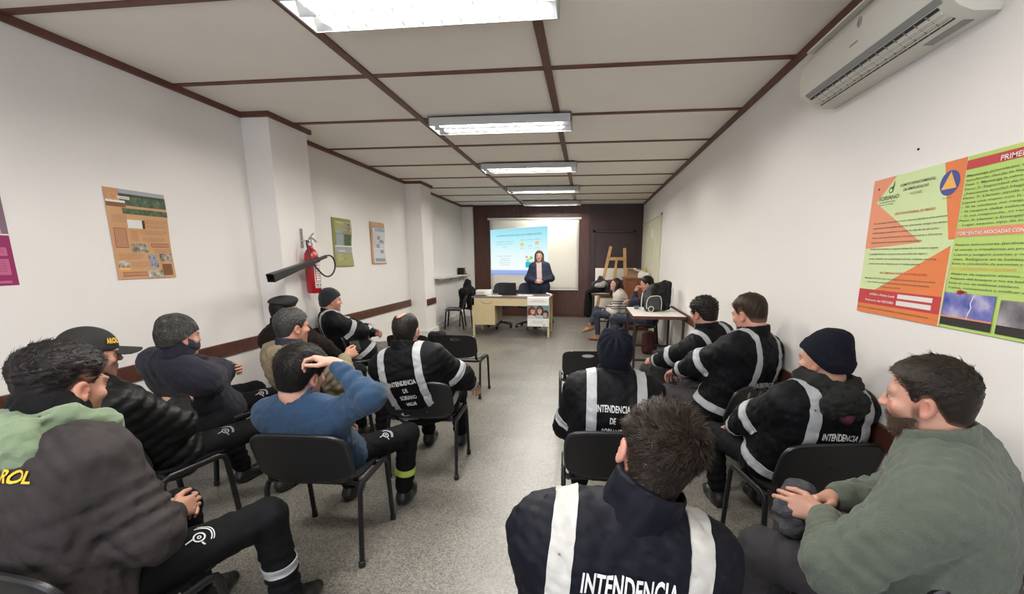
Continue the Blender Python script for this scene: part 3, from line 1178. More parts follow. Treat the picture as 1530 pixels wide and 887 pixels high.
def floor_mat():
    m = mat('grey_terrazzo_tiles', (.3, .3, .3), .34)
    nt = m.node_tree
    b = nt.nodes['Principled BSDF']
    N = nt.nodes.new
    Lk = nt.links.new
    tc = N('ShaderNodeTexCoord')
    sep = N('ShaderNodeSeparateXYZ')
    Lk(tc.outputs['Object'], sep.inputs[0])

    def mth(op, a, b_=None):
        n = N('ShaderNodeMath')
        n.operation = op
        for i, v in enumerate((a, b_)):
            if v is None:
                continue
            if isinstance(v, (int, float)):
                n.inputs[i].default_value = v
            else:
                Lk(v, n.inputs[i])
        return n.outputs[0]
    masks, cells = [], []
    for ax, o in (('X', TX), ('Y', TY)):
        t = mth('DIVIDE', mth('SUBTRACT', sep.outputs[ax], o), .30)
        fr = mth('FRACT', t)
        cells.append(mth('FLOOR', t))
        d = mth('MINIMUM', fr, mth('SUBTRACT', 1.0, fr))
        masks.append(mth('LESS_THAN', d, .011))
    grout = mth('MAXIMUM', masks[0], masks[1])
    cmb = N('ShaderNodeCombineXYZ')
    Lk(cells[0], cmb.inputs[0])
    Lk(cells[1], cmb.inputs[1])
    wn = N('ShaderNodeTexWhiteNoise')
    wn.noise_dimensions = '2D'
    Lk(cmb.outputs[0], wn.inputs['Vector'])
    vo = N('ShaderNodeTexVoronoi')
    vo.inputs['Scale'].default_value = 150
    Lk(tc.outputs['Object'], vo.inputs['Vector'])
    rp = N('ShaderNodeValToRGB')
    e = rp.color_ramp.elements
    e[0].position, e[0].color = .0, (0.084, 0.078, 0.068, 1)
    e[1].position, e[1].color = 1.0, (0.260, 0.242, 0.209, 1)
    for p, c in ((.22, (0.109, 0.101, 0.088, 1)), (.40, (0.164, 0.153, 0.133, 1)), (.75, (0.206, 0.191, 0.165, 1))):
        x = e.new(p)
        x.color = c
    sp_ = N('ShaderNodeSeparateColor')
    Lk(vo.outputs['Color'], sp_.inputs[0])
    Lk(sp_.outputs[0], rp.inputs[0])
    big = N('ShaderNodeTexNoise')
    big.inputs['Scale'].default_value = 1.3
    big.inputs['Detail'].default_value = 5
    Lk(tc.outputs['Object'], big.inputs['Vector'])
    tone = mth('ADD', mth('MULTIPLY', wn.outputs['Value'], .22), mth('MULTIPLY', big.outputs['Fac'], .5))
    tone = mth('ADD', tone, .64)
    mx = N('ShaderNodeMix')
    mx.data_type = 'RGBA'
    mx.blend_type = 'MULTIPLY'
    mx.inputs[0].default_value = 1
    Lk(rp.outputs[0], mx.inputs[6])
    cc = N('ShaderNodeCombineColor')
    for i in range(3):
        Lk(tone, cc.inputs[i])
    Lk(cc.outputs[0], mx.inputs[7])
    gm = N('ShaderNodeMix')
    gm.data_type = 'RGBA'
    Lk(mth('MULTIPLY', grout, .42), gm.inputs[0])
    Lk(mx.outputs[2], gm.inputs[6])
    gm.inputs[7].default_value = (0.252, 0.234, 0.203, 1)
    Lk(gm.outputs[2], b.inputs['Base Color'])
    rg = mth('ADD', mth('MULTIPLY', big.outputs['Fac'], .22), .24)
    Lk(mth('ADD', rg, mth('MULTIPLY', grout, .3)), b.inputs['Roughness'])
    return m


TX, TY = -.672 * 1.1673, 1.748 * 1.1673
M['floor'] = floor_mat()

# ------------------------------------------------------------------ room shell
struct('floor', MB().box(XL - .2, YF - .2, -.12, XR + .2, YB + .2, 0), M['floor'])
struct('ceiling', MB().box(XL - .2, YF - .2, H, XR + .2, YB + .2, H + .12), M['ceil'])
struct('wall_left', MB().box(XL - .2, YF - .2, 0, XL, YB + .2, H), M['wall'])
struct('wall_right', MB().box(XR, YF - .2, 0, XR + .2, YB + .2, H), M['wall'])
wx0, wx1, wz0, wz1 = -2.6, .7, 1.0, 2.5  # opening for an unseen window, added to bring in fill daylight
struct('wall_rear', MB().box(XL, YF - .2, 0, XR, YF, wz0).box(XL, YF - .2, wz1, XR, YF, H).box(XL, YF - .2, wz0, wx0, YF, wz1).box(wx1, YF - .2, wz0, XR, YF, wz1), M['wall'])
fill_win = struct('fill_window_1', MB().box(wx0, YF - .12, wz0, wx0 + .06, YF - .06, wz1).box(wx1 - .06, YF - .12, wz0, wx1, YF - .06, wz1).box(wx0, YF - .12, wz0, wx1, YF - .06, wz0 + .06).box(wx0, YF - .12, wz1 - .06, wx1, YF - .06, wz1)
             .box(-1.0, YF - .12, wz0, -.94, YF - .06, wz1), M['white_enamel'])
wb = MB().box(XL, YB, 0, XR, YB + .2, H)
struct('wall_front', wb, M['panel'])
# panel boards of the end wall: upper dark boards, redder lower boards
x = -2.985
k = 0
lows = MB()
for i, w in enumerate((.55, .62, .62, .62, .62)):
    lows.box(x + .004, YB - .018, .06, min(x + w - .004, .10), YB, 2.86)
    x += w
struct('trim_panel', lows, M['panel_low'])
struct('baseboard_front', MB().box(-2.98, YB - .03, 0, XR, YB, .05), M['rail'])
# doorway in the end wall (dark door)
d = struct('door_1', MB().box(.20, YB - .022, .0, 1.16, YB, 2.20), M['panel'], bevel=.004)
fr = MB().box(.14, YB - .045, 0, .20, YB, 2.26).box(1.16, YB - .045, 0, 1.22, YB, 2.26).box(.14, YB - .045, 2.20, 1.22, YB, 2.26)
fr.build('door_frame', M['panel'], d, bevel=.004)
MB().lathe([(.012, 0), (.012, .03), (.026, .035), (.026, .06), (.01, .07)], 16, Matrix.Rotation(PI / 2, 3, 'X'), (.27, YB - .022, 1.0)).build('door_knob', M['chrome'], d, smooth=True)
tag(MB().lathe([(.022, 0), (.022, .01), (.012, .02)], 12, Matrix.Rotation(PI / 2, 3, 'X'), (.62, YB, 2.52)).build('wall_hook', M['black_metal'], smooth=True),
    'small dark round fitting high on the wood wall above the door', 'fitting')

# pillars on the left
PIL = [(4.08, 4.66, -3.02), (7.84, 8.37, -3.0), (11.43, YB, -3.0)]
for i, (y0, y1, xf) in enumerate(PIL):
    struct('pillar', MB().box(XL, y0, 0, xf, y1, H), M['wall'], bevel=.006)
struct('baseboard_pillar', MB().box(XL, 7.78, 0, -2.93, 8.43, .09).box(XL, 7.80, .09, -2.955, 8.41, .20), M['plinth'], bevel=.012)
struct('baseboard_pillar', MB().box(XL, 4.04, 0, -2.97, 4.70, .12), M['plinth'], bevel=.012)
struct('baseboard_left', MB().box(XL, YF, 0, XL + .018, 4.08, .10).box(XL, 4.66, 0, XL + .018, 7.84, .10).box(XL, 8.37, 0, XL + .05, 11.43, .13), M['plinth'], bevel=.005)
struct('baseboard_right', MB().box(XR - .018, YF, 0, XR, YB - .03, .09), M['plinth'], bevel=.005)


# chair rails of dark wood
def rail(name, x0, x1, y0, y1, z0=.665, z1=.785):
    return struct(name, MB().box(x0, y0, z0, x1, y1, z1), M['rail'], bevel=.004)


rail('trim_1', XL, XL + .022, YF, 4.08)
rail('trim_2', -3.02, -2.998, 4.10, 4.66)
rail('trim_3', XL, XL + .022, 4.66, 7.84)
rail('trim_4', -3.0, -2.978, 7.90, 8.37)
rail('trim_5', XR - .022, XR, YF, 8.55, .69, .80)

# ceiling battens and wall mouldings
BW, BD = .058, .014
n = 6
for xb in (-1.653, -.313):
    struct('trim_%d' % n, MB().box(xb - BW / 2, YF, H - BD, xb + BW / 2, YB, H), M['batten'])
    n += 1
y = 2.358 - 3 * 1.042
while y < YB:
    struct('trim_%d' % n, MB().box(XL, y - .022, H - BD * .8, XR, y + .022, H), M['batten'])
    n += 1
    y += 1.042
mo = .030
for a in ((XL, YF, XL + mo, 4.08), (XL, 4.08 - mo, -3.02 + mo, 4.08), (-3.02, 4.08, -3.02 + mo, 4.70), (XL, 4.66, XL + mo, 7.84), (XL, 7.84 - mo, -3.0 + mo, 7.84), (-3.0, 7.84, -3.0 + mo, 8.40),
          (XL, 8.37, XL + mo, 11.43), (XL, 11.43 - mo * .5, -3.0 + mo, 11.43), (XR - mo, YF, XR, YB)):
    struct('trim_%d' % n, MB().box(a[0], a[1], H - .045, a[2], a[3], H), M['batten'])
    n += 1

# cream folding door on the right wall near the far end
d = struct('door_2', MB().box(XR - .015, 8.67, 0, XR, 11.40, 2.36), M['cream'], bevel=.003)
g = MB()
for yy in (9.58, 10.49):
    g.box(XR - .02, yy - .012, .02, XR - .012, yy + .012, 2.34)
g.box(XR - .03, 8.64, 0, XR, 8.68, 2.40).box(XR - .03, 8.64, 2.36, XR, 11.40, 2.40)
g.build('door_frame', M['cream'], d, bevel=.003)
g = MB().box(XR - .017, 9.62, 1.98, XR - .014, 9.90, 2.16)
g.build('notice', M['paper'], d)


# ------------------------------------------------------------------ ceiling lamps
def lamp(y, lit, label):
    r = empty('ceiling_lamp', (-.862, y, H - BD), 0, label, 'ceiling lamp', 'fluorescent ceiling lamps')
    W, D, hh = .69, .16, .085
    MB().box(-W, -D, -hh, -W + .012, D, 0).box(W - .012, -D, -hh, W, D, 0).box(-W, -D, -hh, W, -D + .010, 0).box(-W, D - .010, -hh, W, D, 0).box(-W, -D, -.012, W, D, 0) \
        .build('housing', M['lamp_grey'], r, bevel=.002)
    # parabolic reflector sides and middle
    rf = MB()
    for s in (-1, 1):
        rf.add([(-W + .013, s * (D - .011), -hh + .003), (W - .013, s * (D - .011), -hh + .003), (W - .013, s * (D - .045), -.016), (-W + .013, s * (D - .045), -.016)], [(0, 1, 2, 3) if s < 0 else (3, 2, 1, 0)])
    rf.add([(-W + .013, -.002, -hh + .004), (W - .013, -.002, -hh + .004), (W - .013, -.035, -.016), (-W + .013, -.035, -.016)], [(3, 2, 1, 0)])
    rf.add([(-W + .013, .002, -hh + .004), (W - .013, .002, -hh + .004), (W - .013, .035, -.016), (-W + .013, .035, -.016)], [(0, 1, 2, 3)])
    rf.build('reflector', M['alu'], r)
    lv = None
    for i in range(1, 13):
        x = -W + i * 2 * W / 13
        if lv is None:
            g = MB().prism([(-D + .012, -hh + .002), (D - .012, -hh + .002), (D - .035, -hh + .012), (.03, -hh + .012), (0, -hh + .004), (-.03, -hh + .012), (-D + .035, -hh + .012)], .003, 0,
                           Matrix(((0, 0, 1), (1, 0, 0), (0, 1, 0))))
            lv = g.build('louver_blade', M['alu'], r)
            bl = lv
        else:
            bl = lv.copy()
            COL.objects.link(bl)
        bl.location = (x, 0, 0)
    for s in (-1, 1):
        t = MB().tube([(-.60, s * .075, -.058), (.60, s * .075, -.058)], .013, 10)
        t.build('tube', M['tube'] if lit else M['tube_weak'], r, smooth=True)
    for s in (-1, 1):
        MB().box(s * W - (.03 if s > 0 else 0), -.10, -.004, s * W + (.03 if s < 0 else 0), .10, .002).build('bracket', M['white_enamel'], r)
    return r


for i, (y, t) in enumerate(((.34, 'long fluorescent ceiling lamp with louver above the nearest seated men'),
                            (2.41, 'bright louvered ceiling lamp cut by the top edge, biggest in view'),
                            (4.49, 'grey louvered ceiling lamp, second from the viewer, beside the long batten'),
                            (6.58, 'louvered ceiling lamp, third from the viewer, above the aisle'),
                            (8.67, 'louvered ceiling lamp, fourth from the viewer, above the front of the desk'),
                            (10.76, 'farthest louvered ceiling lamp, just in front of the wood wall'))):
    lamp(y, i < 5, t)

# ------------------------------------------------------------------ air conditioner
ac = empty('air_conditioner', (XR, 2.33, 2.40), 0, 'cream wall air conditioner with open louver under the ceiling', 'air conditioner')
y0, y1 = -.50, .52
prof = [(0, .30), (-.06, .305), (-.16, .285), (-.205, .22), (-.212, .12), (-.195, .065), (-.14, .022), (-.09, .002), (0, 0)]
Rm = Matrix(((1, 0, 0), (0, 0, -1), (0, 1, 0)))       # (x,y,z)->(x,-z,y)
MB().prism(prof, y1 - y0, -y1, Rm).build('body', M['ac'], ac, bevel=.008, smooth=True, auto=50)
nrm = Vector((-.043, 0, -.055)).normalized()


def acq(mb, t0, t1, ya, yb, o=.003):
    """a strip on the slanted lower face; t runs from the front lip to the rear"""
    pts = [(-.195, .065), (-.14, .022), (-.09, .002), (0, 0)]

    def at(t):
        i = min(int(t), 2)
        u = t - i
        return Vector((pts[i][0] + (pts[i + 1][0] - pts[i][0]) * u, 0, pts[i][1] + (pts[i + 1][1] - pts[i][1]) * u))
    a, b = at(t0), at(t1)
    n_ = Vector((-(a - b).z * -1, 0, (a - b).x * 1))
    n_ = Vector((-.5, 0, -.85))
    vs = [a + n_ * o, b + n_ * o]
    v = [(p.x, yy, p.z) for yy in (ya, yb) for p in vs] + [(p.x, yy, p.z) for yy in (ya, yb) for p in (a - n_ * .01, b - n_ * .01)]
    mb.add(v, [(0, 1, 3, 2), (4, 6, 7, 5), (0, 2, 6, 4), (1, 5, 7, 3), (0, 4, 5, 1), (2, 3, 7, 6)])


g = MB(); acq(g, .02, .40, y0 + .03, y1 - .05); g.build('flap', M['ac_grey'], ac)
g = MB(); acq(g, .48, 1.75, y0 + .06, y1 - .05, .002); g.build('outlet', M['ac_dark'], ac)
for t in (.80, 1.15, 1.50):
    g = MB(); acq(g, t, t + .07, y0 + .06, y1 - .05, .007); g.build('slat', M['ac'], ac)
for i in range(1, 16):
    g = MB()
    yy = y0 + .06 + i * (y1 - y0 - .11) / 16
    acq(g, .5, 1.72, yy, yy + .003, .005)
    g.build('vane', M['ac_grey'], ac)
Rf = Matrix.Rotation(-PI / 2, 3, 'Y')
MB().lathe([(.022, 0), (.022, .004), (.018, .006)], 20, Rf @ Matrix.Diagonal((1, .7, 1)), (-.205, -.02, .20)).build('badge', M['ac_grey'], ac, smooth=True)
MB().box(-.2135, -.03, .118, -.206, .03, .124).build('badge', M['ac_grey'], ac)
g = MB(); acq(g, 2.15, 2.55, y0 + .06, y0 + .25, .0025); g.build('sticker', M['ac_grey'], ac)
g = MB(); g.box(-.19, y0 + .005, .292, -.05, y1 - .005, .302); g.build('intake_grille', M['ac'], ac)

# ------------------------------------------------------------------ projection screen and slide
sc_ = empty('projection_screen', (-1.385, YB - .045, .725), 0, 'pulled-down cream projection screen on the dark wood wall', 'projection screen')
g = MB()
nx, nz = 24, 18
v, f = [], []
for j in range(nz + 1):
    for i in range(nx + 1):
        u, w = i / nx, j / nz
        xx = -1.17 + 2.34 * u
        v.append((xx, -.010 - .004 * math.sin(9 * u + 5 * w) * (1 - w) - .006 * math.sin(4 * u * PI) * (1 - w) ** 2, 1.80 * w))
for j in range(nz):
    for i in range(nx):
        a = j * (nx + 1) + i
        f.append((a, a + 1, a + nx + 2, a + nx + 1))
g.add(v, f)
o = g.build('fabric', M['screen'], sc_, smooth=True, auto=0)
sd = o.modifiers.new('t', 'SOLIDIFY')
sd.thickness = .002
MB().tube([(-1.225, -.01, 1.825), (1.225, -.01, 1.825)], .028, 14).build('roller_case', M['white_enamel'], sc_, smooth=True)
MB().tube([(-1.18, -.012, .004), (1.18, -.012, .004)], .012, 10).build('bottom_bar', M['white_enamel'], sc_, smooth=True)


def slide_mat():
    m = bpy.data.materials.new('projected_light')
    m.use_nodes = True
    nt = m.node_tree
    nt.nodes.remove(nt.nodes['Principled BSDF'])
    e = nt.nodes.new('ShaderNodeEmission')
    nt.links.new(e.outputs[0], nt.nodes['Material Output'].inputs[0])
    tc = nt.nodes.new('ShaderNodeTexCoord')
    sp_ = nt.nodes.new('ShaderNodeSeparateXYZ')
    nt.links.new(tc.outputs['Generated'], sp_.inputs[0])
    r = nt.nodes.new('ShaderNodeValToRGB')
    el = r.color_ramp.elements
    el[0].position, el[0].color = 0, (.30, .42, .85, 1)
    el[1].position, el[1].color = 1, (.33, .74, .88, 1)
    for p, c in ((.085, (.36, .50, .90, 1)), (.10, (.95, 1, 1, 1)), (.45, (.80, .98, 1, 1)), (.75, (.50, .90, .98, 1))):
        x = el.new(p)
        x.color = c
    nt.links.new(sp_.outputs['Z'], r.inputs[0])
    nt.links.new(r.outputs[0], e.inputs[0])
    e.inputs[1].default_value = .80
    return m


def emit_mat(name, c, s=1.0):
    m = mat(name, c, .8, emit=s * .75)
    m.node_tree.nodes['Principled BSDF'].inputs['Base Color'].default_value = (0, 0, 0, 1)
    m.node_tree.nodes['Principled BSDF'].inputs['Specular IOR Level'].default_value = 0
    return m


SL = {'dark': emit_mat('slide_ink', (.06, .22, .30), .9), 'yel': emit_mat('slide_yellow', (.95, .72, .18), 1), 'org': emit_mat('slide_orange', (.95, .62, .34), 1),
      'cyan': emit_mat('slide_cyan', (.02, .55, .80), 1), 'grn': emit_mat('slide_green', (.35, .75, .30), 1), 'pink': emit_mat('slide_pink', (.85, .40, .55), 1)}
# corners (x,z) of the slide, keystoned
sx0, sx1 = -2.535, -1.028
zt0, zt1, zb_ = 2.272, 2.372, 1.125


def sl_p(u, v, dy=.002):
    x = sx0 + (sx1 - sx0) * u
    zt = zt0 + (zt1 - zt0) * u
    return Vector((x, YB - .074 - dy, zb_ + (zt - zb_) * v))


sl = MB()
nn = 12
vv = [sl_p(i / nn, j, 0) for j in (0, 1) for i in range(nn + 1)] + [sl_p(i / nn, j, -.0008) for j in (0, 1) for i in range(nn + 1)]
q = 2 * (nn + 1)
sl.add(vv, [(i, i + 1, nn + 2 + i, nn + 1 + i) for i in range(nn)] + [(q + i + 1, q + i, q + nn + 1 + i, q + nn + 2 + i) for i in range(nn)])
slide = sl.build('projected_slide', slide_mat())
tag(slide, 'bright cyan lubricants slide thrown on the projection screen', 'projected slide')


def sl_text(s, u, v, size, key, width, align='C'):
    mb = MB()
    vt, ff, w = text_geo(s, .0)
    k = width / w
    o = {'C': -w * k / 2, 'L': 0}[align]
    pts = [sl_p(u + (o + p[0] * k) / 1.507, v + p[1] * size / 1.2, .002) for p in vt]
    mb.add(pts, ff)
    return mb


t = sl_text('COMPOSICIÓN DE LOS LUBRICANTES', .50, .835, .066, 'dark', 1.18)
for s_, u, vpos, w in (('ADITIVOS: Sustancias', .25, .715, .46), ('agregadas al aceite base', .25, .665, .44), ('fluido', .25, .61, .12),
                       ('ADITIVOS Y FUNCIÓN', .23, .40, .38), ('antidesgaste', .25, .345, .24), ('detergente', .25, .30, .28), ('dispersante', .25, .25, .30), ('antiespuma', .25, .205, .24),
                       ('ACEITE', .56, .735, .13), ('ADITIVOS', .69, .735, .15), ('LUBRICANTE', .82, .735, .17), ('base', .56, .56, .10), ('70%', .69, .555, .06), ('producto', .82, .555, .14), ('BASE', .69, .605, .10)):
    m2 = sl_text(s_, u, vpos, .026, 'dark', w)
    t.add(m2.v, m2.f)
t.build('lettering', SL['dark'], slide)


def sl_disc(u, v, r, key, sq=False, h=None):
    mb = MB()
    h = h or r
    n_ = 4 if sq else 24
    pts = [sl_p(u + r * math.cos(2 * PI * (i + .5 * sq) / n_) * (1.414 if sq else 1) / 1.507, v + h * math.sin(2 * PI * (i + .5 * sq) / n_) * (1.414 if sq else 1) / 1.2, .002) for i in range(n_)]
    mb.add(pts, [tuple(range(n_))])
    return mb.build('picture', SL[key], slide)


sl_disc(.555, .645, .048, 'yel')
sl_disc(.815, .665, .046, 'org', True)
sl_disc(.665, .21, .075, 'cyan', True, .07)
sl_disc(.655, .30, .035, 'grn', True)
sl_disc(.715, .355, .045, 'grn', False)
sl_disc(.635, .375, .030, 'pink', True)
sl_disc(.73, .27, .026, 'org', True)
sl_disc(.685, .335, .025, 'yel', True)

# ------------------------------------------------------------------ shelf on the left wall
sh = empty('wall_shelf', (XL, 9.2, 1.10), 0, 'narrow white shelf along the left wall behind the stacked chairs', 'shelf')
MB().box(0, -.05, .0, .19, 2.20, .035).build('board', M['plinth'], sh, bevel=.004)
for yy in (.3, 1.1, 1.9):
    MB().prism([(0, 0), (.16, 0), (.0, -.14)], .02, -.01, Matrix(((1, 0, 0), (0, 0, 1), (0, 1, 0))), (0, yy, 0)).build('bracket', M['plinth'], sh)
pj = empty('overhead_projector', (-3.20, 11.05, 1.135), 0, 'small dark projector unit standing at the far end of the wall shelf', 'projector')
MB().box(-.09, -.16, 0, .09, .16, .03).box(-.085, -.15, .03, .075, -.02, .17).build('body', M['black_metal'], pj, bevel=.008)
MB().box(-.07, 0, .03, .07, .14, .11).build('cover', M['lamp_grey'], pj, bevel=.01)
MB().tube([(.02, .05, .11), (.02, .08, .17), (.05, .16, .16)], .012, 8).build('arm', M['lamp_grey'], pj, smooth=True)

# ------------------------------------------------------------------ fire extinguisher
ex = empty('fire_extinguisher', (-2.925, 4.40, 1.18), 0, 'red fire extinguisher with black horn hanging on the pillar', 'fire extinguisher')
MB().lathe([(.02, 0), (.062, .004), (.07, .02), (.071, .30), (.070, .38), (.064, .42), (.048, .455), (.028, .475), (.022, .50), (.022, .515)], 32).build('cylinder', M['red'], ex, smooth=True, auto=50)
MB().lathe([(.026, .505), (.026, .53), (.018, .535), (.018, .565)], 16).build('valve', M['chrome'], ex, smooth=True)
MB().tube([(.0, -.012, .565), (.0, .03, .585), (.0, .075, .568), (0, .10, .545)], .008, 8, flat=1.6).build('handle', M['chrome'], ex, smooth=True)
MB().tube([(.0, -.012, .575), (.0, .03, .61), (.0, .07, .635)], .007, 8, flat=1.8).build('lever', M['chrome'], ex, smooth=True)
MB().box(-.095, -.02, .48, -.088, .02, .68).box(-.09, -.012, .55, -.015, .012, .562).build('wall_bracket', M['chrome'], ex)
hz = [(.0, -.02, .545), (.005, -.06, .55), (.02, -.085, .52), (.035, -.092, .45), (.05, -.09, .38), (.075, -.07, .30), (.092, -.03, .245), (.095, .03, .20),
      (.095, .11, .175), (.095, .19, .19), (.095, .25, .235), (.095, .275, .30), (.095, .255, .365), (.095, .20, .40), (.095, .13, .40), (.095, .08, .385)]
# smooth the hose by subdividing with a Catmull-Rom curve


def crom(P, n=6):
    P = [Vector(p) for p in P]
    out = []
    for i in range(len(P) - 1):
        p0, p1, p2, p3 = P[max(i - 1, 0)], P[i], P[i + 1], P[min(i + 2, len(P) - 1)]
        for j in range(n):
            t = j / n
            out.append(.5 * ((2 * p1) + (p2 - p0) * t + (2 * p0 - 5 * p1 + 4 * p2 - p3) * t * t + (3 * p1 - p0 - 3 * p2 + p3) * t ** 3))
    return out + [P[-1]]


MB().tube(crom(hz), .0085, 10).build('hose', M['rubber'], ex, smooth=True)
# flared square horn running down to the left
a, b = Vector((.10, .10, .39)), Vector((.075, -.74, .195))
ax = (b - a).normalized()
u1 = Vector((1, 0, 0))
u1 = (u1 - ax * u1.dot(ax)).normalized()
u2 = ax.cross(u1)
g = MB()
v = []
st = [(0, .014), (.16, .016), (.20, .021), (.55, .027), (1.0, .038)]
for tt, r in st:
    c = a + (b - a) * tt
    for s1, s2 in ((-1, -1), (1, -1), (1, 1), (-1, 1)):
        v.append(c + u1 * s1 * r + u2 * s2 * r)
for s_, (tt, r) in ((1, (.99, .034)), (1, (.6, .022))):
    c = a + (b - a) * tt
    for s1, s2 in ((-1, -1), (1, -1), (1, 1), (-1, 1)):
        v.append(c + u1 * s1 * r + u2 * s2 * r)
f = [(0, 1, 2, 3)]
for i in range(6):
    for k in range(4):
        f.append((i * 4 + k, i * 4 + (k + 1) % 4, i * 4 + 4 + (k + 1) % 4, i * 4 + 4 + k))
f.append((24, 25, 26, 27))
g.add(v, f)
g.build('horn', M['horn'], ex, bevel=.003)
MB().tube([a + (b - a) * .18 - ax * .02, a + (b - a) * .18 + ax * .02], .026, 14).build('clamp', M['rubber'], ex, smooth=True)
# paper label wrapped round the front
g = MB()


def wrap(g, a0, a1, z0, z1, r=.0722, n_=10):
    v = []
    for i in range(n_ + 1):
        t_ = math.radians(a0 + (a1 - a0) * i / n_)
        v += [(r * math.cos(t_), r * math.sin(t_), z0), (r * math.cos(t_), r * math.sin(t_), z1)]
    g.add(v, [(2 * i, 2 * i + 2, 2 * i + 3, 2 * i + 1) for i in range(n_)])


wrap(g, -45, 40, .06, .335)
lb = g.build('label', M['label_white'], ex, smooth=True)
g = MB()
for a0, a1, z0, z1 in ((-38, -32, .13, .30), (-38, 20, .295, .302), (-38, 20, .128, .135), (14, 20, .13, .30), (-45, 40, .112, .118), (-30, 10, .26, .268), (-30, 10, .235, .241), (-30, 10, .21, .216), (-30, 10, .185, .191), (-30, 6, .16, .166)):
    wrap(g, a0, a1, z0, z1, .0728)
g.build('label_frame', M['red'], lb)
g = MB()
for a0, a1, z0, z1 in ((-40, -12, .085, .100), (-5, 22, .085, .100), (-40, 22, .068, .076)):
    wrap(g, a0, a1, z0, z1, .0728)
g.build('label_print', M['ink'], lb)


# ------------------------------------------------------------------ posters
def pm(name, c, r=.6):
    return mat(name, c, r)


PC = {k: pm('poster_' + k, c) for k, c in dict(lime=(.46, .63, .16), pale=(.58, .70, .36), orange=(.72, .20, .06), salmon=(.72, .27, .15), redband=(.50, .045, .05), bluelogo=(.045, .07, .27),
                                              amber=(.80, .42, .10), tan=(.50, .255, .11), tan2=(.56, .31, .15), brown=(.19, .075, .03), green=(.045, .09, .03), dgreen=(.02, .035, .015), greyb=(.33, .34, .36), white=(.72, .70, .66),
                                              rust=(.33, .09, .045), blush=(.52, .26, .15), magenta=(.27, .012, .10), mauve=(.20, .12, .16), pink=(.50, .12, .24), olive=(.23, .23, .055), olive2=(.33, .32, .12), steel=(.30, .34, .37), ground=(.02, .018, .016)).items()}


def photo_mat(name, cols, sc_=9, horizon=None):
    m = mat(name, cols[0], .5)
    nt = m.node_tree
    tc = nt.nodes.new('ShaderNodeTexCoord')
    n_ = nt.nodes.new('ShaderNodeTexNoise')
    n_.inputs['Scale'].default_value = sc_
    n_.inputs['Detail'].default_value = 6
    nt.links.new(tc.outputs['Object'], n_.inputs['Vector'])
    r = nt.nodes.new('ShaderNodeValToRGB')
    el = r.color_ramp.elements
    el[0].position, el[0].color = .3, (*cols[0], 1)
    el[1].position, el[1].color = .7, (*cols[-1], 1)
    for i, c in enumerate(cols[1:-1]):
        x_ = el.new(.3 + .4 * (i + 1) / (len(cols) - 1))
        x_.color = (*c, 1)
    nt.links.new(n_.outputs['Fac'], r.inputs[0])
    nt.links.new(r.outputs[0], nt.nodes['Principled BSDF'].inputs['Base Color'])
    return m


class Poster:
    """a sheet on a wall; (u,v) in metres from its top left corner as one reads it"""
    def __init__(s, name, o, ux, nrm, w, h, m, label, cat='poster', thick=.004, curl=0.0):
        s.o, s.ux, s.n, s.w, s.h, s.curl = Vector(o), Vector(ux), Vector(nrm), w, h, curl
        s.root = empty(name, o, 0, label, cat)
        s.thick = thick
        s.layer = 0
        g = MB()
        N_ = 12
        v = []
        for lay in (thick, 0):
            for j in (0, 1):
                pass
            for i in range(N_ + 1):
                for jj in range(N_ + 1):
                    v.append(s.at(w * i / N_, h * jj / N_, lay - thick) if lay else s.at(w * i / N_, h * jj / N_, -thick))
        f = []
        K = N_ + 1
        for i in range(N_):
            for j in range(N_):
                a_ = i * K + j
                f.append((a_, a_ + 1, a_ + K + 1, a_ + K))
                b_ = a_ + K * K
                f.append((b_, b_ + K, b_ + K + 1, b_ + 1))
        ring = [i * K for i in range(K)] + [N_ * K + j for j in range(1, K)] + [i * K + N_ for i in range(N_ - 1, -1, -1)] + [j for j in range(N_ - 1, 0, -1)]
        for i in range(len(ring)):
            a_, b_ = ring[i], ring[(i + 1) % len(ring)]
            f.append((a_, b_, b_ + K * K, a_ + K * K))
        g.add(v, f)
        s.sheet = g.build('sheet', m, s.root, smooth=True)
        s.sheet.location = (0, 0, 0)

    def at(s, u, v, d=0.0):
        c = s.curl * math.sin(v / s.h * 2.4 * PI) * (.4 + .6 * u / s.w) + abs(s.curl)
        return s.ux * u + Vector((0, 0, -v)) + s.n * (s.thick + c + d)

    def poly(s, pts, m, name='panel', d=None):
        s.layer += 1
        d = d or .0006 + .00012 * s.layer
        g = MB()
        # split long shapes so they follow the sheet
        bm = bmesh.new()
        vs = [bm.verts.new((p[0], p[1], 0)) for p in pts]
        bm.faces.new(vs)
        for k_ in range(1, 12):
            yy = s.h * k_ / 12
            bmesh.ops.bisect_plane(bm, geom=bm.verts[:] + bm.edges[:] + bm.faces[:], plane_co=(0, yy, 0), plane_no=(0, 1, 0))
        bm.verts.index_update()
        g.add([s.at(q.co.x, q.co.y, d) for q in bm.verts], [tuple(q.index for q in fc.verts) for fc in bm.faces])
        bm.free()
        return g.build(name, m, s.root)

    def rect(s, u0, v0, u1, v1, m, name='panel', d=None):
        return s.poly([(u0, v0), (u1, v0), (u1, v1), (u0, v1)], m, name, d)

    def text(s, lines, m, name='lettering'):
        """lines: (string, u, v, height, width or None, align)"""
        s.layer += 1
        g = MB()
        d = .0012 + .00012 * s.layer
        for st_, u, v, hgt, wd, al in lines:
            vt, ff, w_ = text_geo(st_, .012)
            k_ = (wd / w_) if wd else hgt
            o_ = {'L': 0, 'C': -w_ * k_ / 2, 'R': -w_ * k_}[al]
            g.add([s.at(u + o_ + p[0] * k_, v - p[1] * hgt, d) for p in vt], ff)
        return g.build(name, m, s.root)


